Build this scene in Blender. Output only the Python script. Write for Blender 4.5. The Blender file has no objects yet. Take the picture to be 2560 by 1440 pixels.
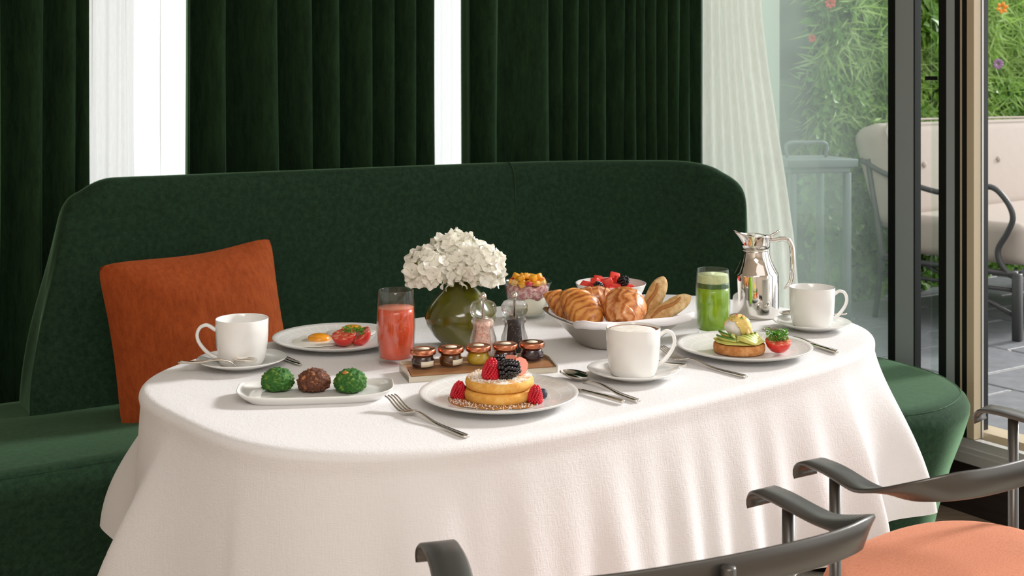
import bpy, bmesh, math, random
from mathutils import Vector, Matrix, noise
random.seed(7)
PI = math.pi
sc = bpy.context.scene
COL = sc.collection

# ------------------------------------------------------------------ camera, world, sun, exposure
CAM_Z, FPX, CX, HY = 1.28, 3000.0, 1280.0, 225.0
cam_data = bpy.data.cameras.new('camera')
cam_data.sensor_width = 36.0
cam_data.lens = FPX / 2560 * 36.0
cam_data.shift_x = 0.0
cam_data.shift_y = -(720 - HY) / 2560
cam_data.clip_start = 0.05
cam_data.dof.use_dof = True
cam_data.dof.focus_distance = 2.3
cam_data.dof.aperture_fstop = 9.0
cam = bpy.data.objects.new('camera', cam_data)
COL.objects.link(cam)
cam.location = (0, 0, CAM_Z)
cam.rotation_euler = (PI / 2, 0, 0)
sc.camera = cam

world = bpy.data.worlds.new('overcast_sky')
sc.world = world
world.use_nodes = True
bg = world.node_tree.nodes['Background']
bg.inputs[0].default_value = (0.99, 0.995, 1.0, 1)
bg.inputs[1].default_value = 1.5

PH = math.radians(33)                     # the room stands turned by 33 degrees to the lens
CU, SU = math.cos(PH), math.sin(PH)
sun_data = bpy.data.lights.new('sun', 'SUN')
sun_data.energy = 3.4
sun_data.angle = math.radians(10)
sun_data.color = (1.0, 0.985, 0.975)
sun = bpy.data.objects.new('sun', sun_data)
COL.objects.link(sun)
EL = math.radians(26)
AZ = PH - math.radians(3)
sdir = Vector((math.cos(AZ) * math.cos(EL), math.sin(AZ) * math.cos(EL), math.sin(EL)))
sun.rotation_euler = sdir.to_track_quat('Z', 'Y').to_euler()
sun.location = sdir * 12
for _u, _n, _e in ((-0.3, -0.7, 60), (1.7, 0.1, 5)):      # added unseen fill lights under the ceiling, not fittings of the room
    _ld = bpy.data.lights.new('fill_area', 'AREA'); _ld.shape = 'RECTANGLE'; _ld.size = 1.8; _ld.size_y = 1.2
    _ld.energy = _e; _ld.color = (1.0, 0.985, 0.975)
    _lo = bpy.data.objects.new('fill_area', _ld); COL.objects.link(_lo)
    _lo.location = (CU * _u - SU * _n, SU * _u + CU * _n, 2.82); _lo.rotation_euler = (0, 0, PH)

sc.view_settings.view_transform = 'Standard'
sc.view_settings.look = 'None'
sc.view_settings.gamma = 1.0
sc.view_settings.use_curve_mapping = False
sc.view_settings.exposure = 0.06
sc.cycles.transparent_max_bounces = 32
sc.cycles.max_bounces = 14

# ------------------------------------------------------------------ placing
TZ = 0.752                                # top of the tablecloth
def W(u, n, z=0.0):                       # room frame -> world (u along the curtain wall, n towards it)
    return Vector((CU * u - SU * n, SU * u + CU * n, z))
def ray(px, py, d):
    return Vector(((px - CX) / FPX * d, d, CAM_Z - (py - HY) / FPX * d))
def T(px, py, z=TZ):                      # where the sight line through a pixel meets the level z
    return ray(px, py, (CAM_Z - z) * FPX / (py - HY))
def u_at(px, n):
    k = (px - CX) / FPX
    return n * (SU + CU * k) / (CU - SU * k)

# ------------------------------------------------------------------ mesh helpers
def obj(name, verts, faces, mat, parent=None, loc=None, smooth=True, kind=None):
    me = bpy.data.meshes.new(name)
    me.from_pydata([tuple(v) for v in verts], [], faces)
    bm = bmesh.new(); bm.from_mesh(me)
    bmesh.ops.recalc_face_normals(bm, faces=bm.faces)
    bm.to_mesh(me); bm.free()
    if smooth:
        me.polygons.foreach_set('use_smooth', [True] * len(me.polygons))
    return obj_me(name, me, mat, parent, loc, kind)
def obj_me(name, me, mat, parent=None, loc=None, kind=None):
    if mat is not None and not me.materials:
        me.materials.append(mat)
    o = bpy.data.objects.new(name, me)
    COL.objects.link(o)
    if parent is not None: o.parent = parent
    if loc is not None: o.location = loc
    if kind: o['kind'] = kind
    return o
def tag(o, label, cat, group=None):
    o['label'] = label; o['category'] = cat
    if group: o['group'] = group
    return o
def struct(o, label=None, cat=None):
    o['kind'] = 'structure'
    if label: o['label'] = label
    if cat: o['category'] = cat
    return o
def thing(name, label, cat, loc=(0, 0, 0), rz=0.0, group=None):
    o = bpy.data.objects.new(name, None)
    o.empty_display_size = 0.05
    COL.objects.link(o)
    o.location = loc; o.rotation_euler = (0, 0, rz)
    return tag(o, label, cat, group)
def join(*parts):
    V, F = [], []
    for v, f in parts:
        b = len(V)
        V += list(v); F += [tuple(i + b for i in q) for q in f]
    return V, F
def xf(vf, M):
    return [M @ Vector(v) for v in vf[0]], vf[1]
def grid(rows, closed_u=False, closed_v=False):
    nv, nu = len(rows), len(rows[0])
    V = [p for r in rows for p in r]; F = []
    for j in range(nv if closed_v else nv - 1):
        for i in range(nu if closed_u else nu - 1):
            a = j * nu + i; b = j * nu + (i + 1) % nu
            c = ((j + 1) % nv) * nu + (i + 1) % nu; d = ((j + 1) % nv) * nu + i
            F.append((a, b, c, d))
    return V, F
def lathe(prof, seg=40):
    rows = []
    for r, z in prof:
        rows.append([(r * math.cos(2 * PI * i / seg), r * math.sin(2 * PI * i / seg), z) for i in range(seg)])
    V, F = grid(rows, closed_u=True)
    if prof[0][0] > 1e-6: F.append(tuple(range(seg)))
    if prof[-1][0] > 1e-6: F.append(tuple(range(len(V) - seg, len(V))))
    return V, F
def box(x0, x1, y0, y1, z0, z1):
    V = [(x, y, z) for z in (z0, z1) for y in (y0, y1) for x in (x0, x1)]
    return V, [(0, 1, 3, 2), (4, 6, 7, 5), (0, 4, 5, 1), (2, 3, 7, 6), (0, 2, 6, 4), (1, 5, 7, 3)]
def rbox(x0, x1, y0, y1, z0, z1, r=0.01, seg=3):
    bm = bmesh.new()
    V, F = box(x0, x1, y0, y1, z0, z1)
    vs = [bm.verts.new(v) for v in V]
    for f in F: bm.faces.new([vs[i] for i in f])
    bmesh.ops.recalc_face_normals(bm, faces=bm.faces)
    bmesh.ops.bevel(bm, geom=bm.edges[:], offset=r, segments=seg, affect='EDGES', profile=0.5)
    bm.verts.index_update()
    out = [v.co.copy() for v in bm.verts], [tuple(v.index for v in f.verts) for f in bm.faces]
    bm.free()
    return out
def obox(p, ax, ay, sx, sy, z0, z1):      # box on a turned footprint
    out = []
    for z in (z0, z1):
        for b in (0, 1):
            for a in (0, 1):
                q = Vector(p) + ax * (sx * a) + ay * (sy * b)
                out.append((q.x, q.y, z))
    return out, [(0, 1, 3, 2), (4, 6, 7, 5), (0, 4, 5, 1), (2, 3, 7, 6), (0, 2, 6, 4), (1, 5, 7, 3)]
def cr(pts, n=8, closed=False):           # Catmull-Rom
    P = [Vector(p) for p in pts]; out = []
    m = len(P)
    for i in range(m if closed else m - 1):
        p0 = P[(i - 1) % m] if closed or i > 0 else P[0] * 2 - P[1]
        p1 = P[i]; p2 = P[(i + 1) % m]
        p3 = P[(i + 2) % m] if closed or i + 2 < m else P[-1] * 2 - P[-2]
        for k in range(n):
            t = k / n
            out.append(0.5 * ((2 * p1) + (p2 - p0) * t + (2 * p0 - 5 * p1 + 4 * p2 - p3) * t * t + (3 * p1 - p0 - 3 * p2 + p3) * t ** 3))
    if not closed: out.append(P[-1].copy())
    return out
def tube(path, rad, seg=10, cap=True, flat=1.0):
    P = [Vector(p) for p in path]
    n = len(P)
    R = rad if isinstance(rad, (list, tuple)) else [rad] * n
    t = (P[1] - P[0]).normalized()
    up = Vector((0, 0, 1)) if abs(t.z) < 0.9 else Vector((1, 0, 0))
    side = t.cross(up).normalized(); rows = []
    for i in range(n):
        t = (P[min(i + 1, n - 1)] - P[max(i - 1, 0)]).normalized()
        side = (side - t * side.dot(t)).normalized()
        nn = side.cross(t)
        rows.append([P[i] + side * (R[i] * math.cos(2 * PI * k / seg)) + nn * (R[i] * flat * math.sin(2 * PI * k / seg)) for k in range(seg)])
    V, F = grid(rows, closed_u=True)
    if cap:
        F.append(tuple(range(seg))); F.append(tuple(range(len(V) - seg, len(V))))
    return V, F
def ribbon(stations):                     # (centre, side vector * half width, normal * half thickness), rounded strip
    rows = []
    for c, s, h in stations:
        c, s, h = Vector(c), Vector(s), Vector(h)
        rows.append([c + s, c + s * .86 + h, c - s * .86 + h, c - s, c - s * .86 - h, c + s * .86 - h])
    V, F = grid(rows, closed_u=True)
    F.append(tuple(range(6))); F.append(tuple(range(len(V) - 6, len(V))))
    return V, F
def ball(r=1.0, sub=3, sx=1, sy=1, sz=1, amp=0.0, freq=6.0, seed=0.0):
    bm = bmesh.new()
    bmesh.ops.create_icosphere(bm, subdivisions=sub, radius=1.0)
    V = []
    for v in bm.verts:
        k = 1 + (amp * noise.noise(v.co * freq + Vector((seed, seed * 1.7, -seed))) if amp else 0)
        V.append(Vector((v.co.x * r * sx * k, v.co.y * r * sy * k, v.co.z * r * sz * k)))
    bm.verts.index_update()
    F = [tuple(v.index for v in f.verts) for f in bm.faces]
    bm.free()
    return V, F
def Rz(a): return Matrix.Rotation(a, 4, 'Z')
def Rx(a): return Matrix.Rotation(a, 4, 'X')
def Ry(a): return Matrix.Rotation(a, 4, 'Y')
def Tr(x, y=0, z=0): return Matrix.Translation(Vector((x, y, z)) if not isinstance(x, Vector) else x)
def sm(a, b, x):
    t = min(1, max(0, (x - a) / (b - a))); return t * t * (3 - 2 * t)
def copy_tree(o, parent=None):
    c = o.copy(); COL.objects.link(c)
    if parent is not None: c.parent = parent
    for ch in list(o.children): copy_tree(ch, c)
    return c

# ------------------------------------------------------------------ materials
def lin(c):
    return tuple((x / 12.92 if x <= 0.04045 else ((x + 0.055) / 1.055) ** 2.4) for x in (v / 255 for v in c))
class NT:
    def __init__(s, name):
        s.m = bpy.data.materials.new(name); s.m.use_nodes = True
        s.t = s.m.node_tree; s.p = s.t.nodes['Principled BSDF']; s.out = s.t.nodes['Material Output']
    def n(s, typ, **kw):
        nd = s.t.nodes.new(typ)
        for k, v in kw.items(): setattr(nd, k, v)
        return nd
    def l(s, a, b): s.t.links.new(a, b)
    def coords(s, scale=(1, 1, 1), kind='Object'):
        tc = s.n('ShaderNodeTexCoord'); mp = s.n('ShaderNodeMapping')
        mp.inputs['Scale'].default_value = scale
        s.l(tc.outputs[kind], mp.inputs['Vector']); return mp.outputs['Vector']
    def noise(s, vec, scale, detail=4, rough=0.6):
        nz = s.n('ShaderNodeTexNoise'); nz.inputs['Scale'].default_value = scale
        nz.inputs['Detail'].default_value = detail; nz.inputs['Roughness'].default_value = rough
        s.l(vec, nz.inputs['Vector']); return nz.outputs['Fac']
    def ramp(s, fac, stops):
        r = s.n('ShaderNodeValToRGB')
        while len(r.color_ramp.elements) < len(stops): r.color_ramp.elements.new(0.5)
        for e, (p, c) in zip(r.color_ramp.elements, stops):
            e.position = p; e.color = (*c, 1) if len(c) == 3 else c
        s.l(fac, r.inputs['Fac']); return r.outputs['Color']
    def bump(s, h, strength=0.3, dist=0.002):
        b = s.n('ShaderNodeBump'); b.inputs['Strength'].default_value = strength; b.inputs['Distance'].default_value = dist
        s.l(h, b.inputs['Height']); s.l(b.outputs['Normal'], s.p.inputs['Normal']); return b
    def math(s, op, a, b=None):
        m = s.n('ShaderNodeMath', operation=op)
        for i, x in enumerate((a, b)):
            if x is None: continue
            if isinstance(x, (int, float)): m.inputs[i].default_value = x
            else: s.l(x, m.inputs[i])
        return m.outputs[0]
def pm(name, col, rough=0.5, metal=0.0, var=0.0, vscale=20, bump=0.0, bscale=80, bdist=0.002, sheen=0.0, stint=None, sss=0.0,
       coat=0.0, scale=(1, 1, 1), col2=None, spec=0.5, sss_r=(1, .4, .2), trans=0.0):
    m = NT(name); p = m.p
    c = lin(col)
    p.inputs['Roughness'].default_value = rough; p.inputs['Metallic'].default_value = metal
    p.inputs['Specular IOR Level'].default_value = spec
    p.inputs['Base Color'].default_value = (*c, 1)
    if sheen:
        p.inputs['Sheen Weight'].default_value = sheen; p.inputs['Sheen Roughness'].default_value = 0.35
        if stint: p.inputs['Sheen Tint'].default_value = (*lin(stint), 1)
    if sss:
        p.inputs['Subsurface Weight'].default_value = sss; p.inputs['Subsurface Scale'].default_value = 0.01
        p.inputs['Subsurface Radius'].default_value = sss_r
    if coat:
        p.inputs['Coat Weight'].default_value = coat; p.inputs['Coat Roughness'].default_value = 0.08
    if var or bump:
        vec = m.coords(scale)
    if var:
        c2 = lin(col2) if col2 else tuple(min(1, x * (1 + var)) for x in c)
        c1 = c if col2 else tuple(x * (1 - var) for x in c)
        m.l(m.ramp(m.noise(vec, vscale), [(0.32, c1), (0.68, c2)]), p.inputs['Base Color'])
    if bump:
        m.bump(m.noise(vec, bscale, 3), bump, bdist)
    if trans:
        tr = m.n('ShaderNodeBsdfTranslucent'); mx = m.n('ShaderNodeMixShader'); mx.inputs[0].default_value = trans
        tr.inputs[0].default_value = (*c, 1)
        m.l(p.outputs[0], mx.inputs[1]); m.l(tr.outputs[0], mx.inputs[2]); m.l(mx.outputs[0], m.out.inputs[0])
    return m.m
def thin_glass(name, tint=(1, 1, 1), ior=1.45, refl_haze=0.0, refl_col=(0.8, 0.9, 0.85), rough=0.0):
    m = NT(name); m.t.nodes.remove(m.p)
    tr = m.n('ShaderNodeBsdfTransparent'); tr.inputs[0].default_value = (*tint, 1)
    gl = m.n('ShaderNodeBsdfGlossy'); gl.inputs['Roughness'].default_value = rough
    lw = m.n('ShaderNodeLayerWeight'); lw.inputs[0].default_value = 0.5
    fac = m.math('ADD', m.math('MULTIPLY', m.math('POWER', lw.outputs['Facing'], 4.5), .75), (ior - 1) ** 2 / (ior + 1) ** 2)
    mx = m.n('ShaderNodeMixShader')
    m.l(fac, mx.inputs[0]); m.l(tr.outputs[0], mx.inputs[1]); m.l(gl.outputs[0], mx.inputs[2])
    last = mx.outputs[0]
    if refl_haze:
        df = m.n('ShaderNodeBsdfDiffuse'); df.inputs[0].default_value = (*refl_col, 1)
        tl = m.n('ShaderNodeBsdfTranslucent'); tl.inputs[0].default_value = (*refl_col, 1)
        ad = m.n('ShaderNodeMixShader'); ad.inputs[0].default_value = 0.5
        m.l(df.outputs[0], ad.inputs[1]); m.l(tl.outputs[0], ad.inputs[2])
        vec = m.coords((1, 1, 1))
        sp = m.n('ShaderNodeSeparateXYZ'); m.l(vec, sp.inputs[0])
        # sheer's reflection painted as haze, stronger towards the curtain end of the pane
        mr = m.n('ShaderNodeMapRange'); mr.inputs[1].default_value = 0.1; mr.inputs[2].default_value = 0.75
        mr.inputs[3].default_value = 0.01; mr.inputs[4].default_value = refl_haze
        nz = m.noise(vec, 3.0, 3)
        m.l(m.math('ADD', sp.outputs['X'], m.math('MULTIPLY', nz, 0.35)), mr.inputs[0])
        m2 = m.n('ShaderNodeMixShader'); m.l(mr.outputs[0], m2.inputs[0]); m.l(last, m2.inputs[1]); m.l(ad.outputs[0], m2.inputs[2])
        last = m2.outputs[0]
    m.l(last, m.out.inputs[0])
    return m.m
def sheer_mat(name, tp_w=.5):
    m = NT(name); m.t.nodes.remove(m.p)
    vec = m.coords((1, 1, 0.15))
    c = m.ramp(m.noise(vec, 160, 3), [(0.3, (.84, .80, .74)), (0.7, (.93, .91, .87))])
    df = m.n('ShaderNodeBsdfDiffuse'); tl = m.n('ShaderNodeBsdfTranslucent'); tp = m.n('ShaderNodeBsdfTransparent')
    m.l(c, df.inputs[0]); m.l(c, tl.inputs[0])
    a = m.n('ShaderNodeMixShader'); a.inputs[0].default_value = 0.7
    b = m.n('ShaderNodeMixShader'); b.inputs[0].default_value = tp_w
    m.l(df.outputs[0], a.inputs[1]); m.l(tl.outputs[0], a.inputs[2])
    m.l(a.outputs[0], b.inputs[1]); m.l(tp.outputs[0], b.inputs[2]); m.l(b.outputs[0], m.out.inputs[0])
    return m.m
def linen_mat():
    m = NT('white_linen'); p = m.p
    p.inputs['Base Color'].default_value = (.80, .79, .785, 1); p.inputs['Roughness'].default_value = 0.85
    p.inputs['Sheen Weight'].default_value = 0.15
    a = m.noise(m.coords((1, 1, 0.12)), 330, 3); b = m.noise(m.coords((0.35, 0.35, 2.2)), 300, 3)
    c = m.noise(m.coords((1, 1, 1)), 14, 3)
    h = m.math('ADD', m.math('ADD', a, m.math('MULTIPLY', b, 0.8)), m.math('MULTIPLY', c, 1.2))
    m.bump(h, 0.42, 0.0020)
    return m.m
def velvet(name, dark, light, vs=60, sheen=0.5, stint=(120, 160, 120), scale=(1, 1, 1)):
    m = NT(name); p = m.p
    v = m.coords(scale)
    f = m.math('ADD', m.math('MULTIPLY', m.noise(v, vs, 6, .7), 0.7), m.math('MULTIPLY', m.noise(v, vs * 6, 3), 0.3))
    m.l(m.ramp(f, [(0.3, lin(dark)), (0.7, lin(light))]), p.inputs['Base Color'])
    p.inputs['Roughness'].default_value = 0.9; p.inputs['Specular IOR Level'].default_value = 0.15
    p.inputs['Sheen Weight'].default_value = sheen; p.inputs['Sheen Roughness'].default_value = 0.3
    p.inputs['Sheen Tint'].default_value = (*lin(stint), 1)
    m.bump(m.noise(v, vs * 9, 2), 0.25, 0.001)
    return m.m
def plate_mat():
    m = NT('white_porcelain_woven_relief'); p = m.p
    p.inputs['Base Color'].default_value = (.83, .815, .77, 1); p.inputs['Roughness'].default_value = 0.18
    tc = m.n('ShaderNodeTexCoord'); sp = m.n('ShaderNodeSeparateXYZ'); m.l(tc.outputs['Object'], sp.inputs[0])
    ang = m.math('ARCTAN2', sp.outputs[1], sp.outputs[0])
    rr = m.math('SQRT', m.math('ADD', m.math('MULTIPLY', sp.outputs[0], sp.outputs[0]), m.math('MULTIPLY', sp.outputs[1], sp.outputs[1])))
    a = m.math('LESS_THAN', m.math('ABSOLUTE', m.math('SINE', m.math('MULTIPLY', ang, 18.0))), 0.17)
    r = m.math('LESS_THAN', m.math('ABSOLUTE', m.math('SINE', m.math('MULTIPLY', rr, 180.0))), 0.17)
    line = m.math('MULTIPLY', m.math('MAXIMUM', a, r), m.math('GREATER_THAN', rr, 0.078))
    line = m.math('MULTIPLY', line, m.math('LESS_THAN', rr, 0.128))
    m.bump(line, 0.9, 0.0009)
    mx = m.n('ShaderNodeMix', data_type='RGBA')
    mx.inputs[6].default_value = (.76, .75, .72, 1); mx.inputs[7].default_value = (.88, .87, .85, 1)
    m.l(line, mx.inputs[0]); m.l(mx.outputs[2], p.inputs['Base Color'])
    return m.m
def layered(name, stops, scale, dist=4.0, rough=0.35, coat=0.3, bumps=0.5, axis='X'):
    m = NT(name); p = m.p
    v = m.coords((1, 1, 1))
    w = m.n('ShaderNodeTexWave', bands_direction=axis); w.inputs['Scale'].default_value = scale
    w.inputs['Distortion'].default_value = dist; w.inputs['Detail'].default_value = 4; w.inputs['Detail Scale'].default_value = 2.0
    m.l(v, w.inputs['Vector'])
    f = m.math('ADD', m.math('MULTIPLY', w.outputs['Fac'], 0.3), m.math('MULTIPLY', m.noise(v, 40, 5), 0.7))
    m.l(m.ramp(f, stops), p.inputs['Base Color'])
    p.inputs['Roughness'].default_value = rough; p.inputs['Coat Weight'].default_value = coat
    p.inputs['Coat Roughness'].default_value = 0.2
    m.bump(f, bumps, 0.002)
    return m.m
def speckled(name, base, spots, scale, thr=0.62, rough=0.6, bump=0.5, soft=0.04, sss=0):
    m = NT(name); p = m.p
    v = m.coords((1, 1, 1)); f = m.noise(v, scale, 5, .7)
    m.l(m.ramp(f, [(0.0, lin(tuple(x * .75 for x in base))), (thr - soft, lin(base)), (thr + soft, lin(spots))]), p.inputs['Base Color'])
    p.inputs['Roughness'].default_value = rough
    if sss: p.inputs['Subsurface Weight'].default_value = sss; p.inputs['Subsurface Scale'].default_value = .008
    m.bump(f, bump, 0.002)
    return m.m

M = dict(
    linen=linen_mat(), plate=plate_mat(), sheer=sheer_mat('sheer_voile', .64), sheer2=sheer_mat('lined_voile', .22),
    porcelain=pm('white_porcelain', (239, 238, 234), 0.14, coat=0.3),
    sofa=velvet('bottle_green_velvet', (17, 35, 24), (45, 72, 50), 70, 1.0, (150, 195, 152)),
    curtain=velvet('dark_green_velvet_drape', (20, 38, 24), (46, 74, 46), 40, 1.0, (120, 165, 120), (1, 1, 0.2)),
    rust=velvet('rust_chenille', (136, 58, 24), (180, 88, 42), 90, 0.35, (230, 150, 100), (1, 1, 0.35)),
    salmon=velvet('salmon_felt', (190, 112, 82), (224, 154, 122), 300, 0.25, (250, 200, 170)),
    silver=pm('polished_silver', (226, 221, 212), 0.10, 1.0),
    steel=pm('brushed_steel', (196, 190, 182), 0.30, 1.0, bump=0.08, bscale=300, bdist=.0005, scale=(1, 1, 6)),
    chrome=pm('mirror_steel', (230, 226, 220), 0.045, 1.0),
    dark_metal=pm('gunmetal_powder_coat', (100, 98, 94), 0.34, 0.75),
    blackframe=pm('black_aluminium', (26, 27, 26), 0.4, 0.3), greyframe=pm('grey_aluminium', (172, 182, 184), 0.4, 0.3),
    alu=pm('bare_aluminium', (206, 204, 200), 0.35, 0.35), beige=pm('champagne_frame', (198, 182, 152), 0.45, 0.1),
    copper=pm('copper_lid', (214, 140, 108), 0.24, 1.0), cream=pm('cream_paper', (232, 222, 196), 0.7),
    traytop=pm('tan_leather_board', (158, 112, 74), 0.42, var=.12, vscale=30, scale=(1, 6, 1)), trayside=pm('pale_metal_edge', (214, 206, 188), 0.3, 0.5),
    plaster=pm('warm_plaster', (222, 213, 203), 0.9, var=.03, vscale=4), ceil=pm('white_ceiling', (236, 230, 220), 0.9),
    wood=pm('oak_floor', (160, 140, 120), 0.5, var=.2, vscale=6, scale=(1, 12, 1)), plinth=pm('dark_wood_plinth', (44, 36, 32), 0.55, var=.3, vscale=10, scale=(1, 1, 8)),
    rug=pm('ivory_wool_rug', (226, 216, 200), 0.95, var=.08, vscale=120, bump=.8, bscale=260, bdist=.006),
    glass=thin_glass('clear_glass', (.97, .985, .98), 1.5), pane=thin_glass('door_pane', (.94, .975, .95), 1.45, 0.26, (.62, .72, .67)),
    pane2=thin_glass('door_pane_clear', (.92, .97, .94), 1.45),
    redjuice=pm('blood_orange_juice', (224, 84, 48), 0.25, sss=.25, var=.12, vscale=50, sss_r=(1, .3, .1), coat=.4), pinkfoam=pm('pale_juice_foam', (216, 124, 96), 0.5),
    greenjuice=pm('green_juice', (142, 182, 18), 0.25, sss=.3, var=.14, vscale=36, sss_r=(.5, 1, .1), coat=.4),
    greendark=pm('dark_green_juice_layer', (48, 92, 14), 0.3, sss=.1), greenfoam=pm('pale_green_foam', (206, 214, 160), 0.6, var=.1, vscale=90, bump=.4, bscale=200),
    vase=pm('olive_glass', (70, 72, 18), 0.16, coat=.6, var=.25, vscale=9, col2=(104, 102, 24)),
    petal=pm('hydrangea_petal', (255, 253, 242), 0.6, trans=.25), floret_c=pm('floret_eye', (196, 196, 110), 0.7), stem=pm('green_stem', (126, 156, 44), 0.6),
    salt=speckled('pink_salt', (236, 172, 150), (250, 222, 208), 220, .5), pepper=speckled('peppercorns', (44, 34, 32), (120, 104, 92), 200, .6),
    mango=pm('mango_cube', (246, 178, 50), 0.4, sss=.3), melon=pm('melon_cube', (232, 190, 120), 0.4, sss=.3), rasp_bit=pm('berry_cube', (214, 70, 84), 0.4, sss=.2),
    yogurt=pm('yogurt', (240, 232, 214), 0.45, sss=.2), compote=speckled('berry_granola', (196, 116, 120), (232, 196, 190), 120, .52),
    watermelon=pm('watermelon_cube', (236, 74, 62), 0.3, sss=.3, var=.12, vscale=120),
    croissant=layered('croissant_crust', [(0.25, lin((146, 72, 20))), (0.5, lin((210, 132, 56))), (0.8, lin((232, 170, 92)))], 22, 5, .35, .35, .6, 'X'),
    croissant2=layered('glazed_croissant_crust', [(0.25, lin((152, 74, 26))), (0.5, lin((216, 136, 72))), (0.8, lin((240, 190, 138)))], 18, 9, .3, .4, .6, 'Y'),
    roll=speckled('baguette_crust', (198, 158, 98), (232, 206, 156), 45, .55, .7, .3, .1), crumb=pm('bread_ear', (172, 118, 62), .7, var=.2, vscale=60),
    choux_g=speckled('pistachio_craquelin', (48, 104, 32), (132, 158, 62), 90, .60, .75, 1.0, .06), choux_b=speckled('cocoa_craquelin', (98, 56, 36), (188, 122, 78), 90, .6, .75, 1.0, .06),
    filling=pm('caramel_filling', (176, 120, 46), .5),
    pancake=speckled('pancake_side', (226, 164, 72), (238, 190, 104), 60, .55, .75, .3, .1, .2), pancake_top=speckled('pancake_dusted', (226, 178, 116), (250, 244, 236), 70, .50, .8, .4, .06),
    syrup=pm('maple_syrup', (176, 116, 50), .2, coat=.5), sugar=pm('icing_sugar', (248, 244, 238), .9),
    raspberry=pm('raspberry', (206, 24, 44), .35, sss=.2, var=.2, vscale=90), blackberry=pm('blackberry', (18, 12, 18), .16, coat=.5), blueberry=pm('blueberry', (52, 54, 72), .55, var=.3, vscale=60),
    strawberry=speckled('strawberry_skin', (228, 62, 48), (240, 120, 90), 120, .66, .35, .2), straw_in=pm('strawberry_flesh', (240, 150, 128), .5, sss=.3),
    eggwhite=pm('egg_white', (244, 240, 226), .22, sss=.25, sss_r=(1, 1, .9), coat=.4), yolk=pm('egg_yolk', (238, 158, 40), .22, sss=.2, coat=.5, var=.15, vscale=30),
    tomato=pm('tomato_skin', (220, 44, 30), .2, sss=.15, coat=.5), tomato_in=speckled('tomato_flesh', (224, 84, 62), (244, 180, 150), 120, .55, .3, .2),
    parsley=pm('parsley', (98, 162, 48), .6, var=.35, vscale=200, trans=.2), muffin=speckled('toasted_muffin', (192, 124, 64), (222, 166, 104), 70, .55, .8, .3, .1),
    avocado=pm('avocado_flesh', (206, 204, 110), .4, sss=.2, var=.12, vscale=40), avoskin=pm('avocado_rim', (72, 124, 36), .45, var=.2, vscale=60),
    hollandaise=pm('hollandaise', (240, 204, 116), .2, sss=.2, coat=.5), poached=pm('poached_white', (240, 236, 230), .3, sss=.3, sss_r=(1, 1, 1)),
    napkin=pm('napkin', (238, 236, 238), .9, bump=.15, bscale=120), coffee=speckled('cappuccino_foam', (244, 236, 222), (250, 246, 238), 30, .5, .5, .1), cocoa=pm('crema_ring', (170, 104, 52), .6, var=.3, vscale=70),
    slate=pm('slate_paving', (118, 120, 124), .55, var=.16, vscale=14, bump=.4, bscale=40, bdist=.004), joint=pm('pale_mortar', (206, 202, 194), .9),
    canvas=pm('oatmeal_outdoor_canvas', (178, 166, 156), .9, bump=.1, bscale=400, var=.02), iron=pm('wrought_iron', (84, 84, 84), .45, .7),
    extwall=pm('pale_render', (200, 208, 196), .9), zinc=pm('zinc_grey', (112, 120, 122), .5, .3),
    leaf=pm('ivy_leaf', (84, 132, 40), .45, var=.5, vscale=3.2, col2=(146, 186, 70), trans=.35), fern=pm('feathery_foliage', (140, 178, 82), .6, var=.3, vscale=3, col2=(196, 220, 144), trans=.4),
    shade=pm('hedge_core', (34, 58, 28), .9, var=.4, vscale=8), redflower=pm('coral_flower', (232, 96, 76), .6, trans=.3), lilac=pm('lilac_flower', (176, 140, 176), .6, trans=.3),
    orangeflower=pm('orange_flower', (244, 172, 70), .6, trans=.3),
)

# ------------------------------------------------------------------ the room
U3, N3 = Vector((CU, SU, 0)), Vector((-SU, CU, 0))
def rb(name, u0, u1, n0, n1, z0, z1, mat, parent=None):
    V, F = box(u0, u1, n0, n1, z0, z1)
    c = W((u0 + u1) / 2, (n0 + n1) / 2, z0)
    off = parent.location if parent is not None else Vector((0, 0, 0))
    o = obj(name, [W(*v) - c for v in V], F, mat, parent, c - off, smooth=False)
    return o
GU, GN = 3.1265, 2.262                    # glass wall line and the reference point on it
WN = 3.86                                 # curtain wall
UL, NF, CH = -1.9, -2.6, 2.85
SILL = 0.26
struct(rb('floor', UL - .1, GU, NF - .1, WN + .15, -0.06, 0.0, M['wood']))
struct(rb('ceiling', UL - .1, GU + .15, NF - .1, WN + .15, CH, CH + .1, M['ceil']))
struct(rb('wall_left', UL - .12, UL, NF, WN, 0, CH, M['plaster']))
struct(rb('wall_front', UL, GU, NF - .12, NF, 0, CH, M['plaster']))
# back wall with two tall windows behind the sheers
g1, g2, g3, g4 = u_at(190, WN), u_at(560, WN), u_at(1080, WN), u_at(1215, WN)
for i, (a, b) in enumerate(((UL, g1), (g2, g3), (g4, GU))):
    struct(rb('wall_back', a, b, WN, WN + .12, 0, CH, M['plaster']))
for i, (a, b) in enumerate(((g1, g2), (g3, g4))):
    struct(rb('wall_back', a, b, WN, WN + .12, 2.45, CH, M['plaster']))
    struct(rb('wall_back', a, b, WN, WN + .12, 0, 0.5, M['plaster']))
    w = struct(rb('window_%d' % (i + 3), a, b, WN + .05, WN + .058, .5, 2.45, M['glass']))
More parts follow.
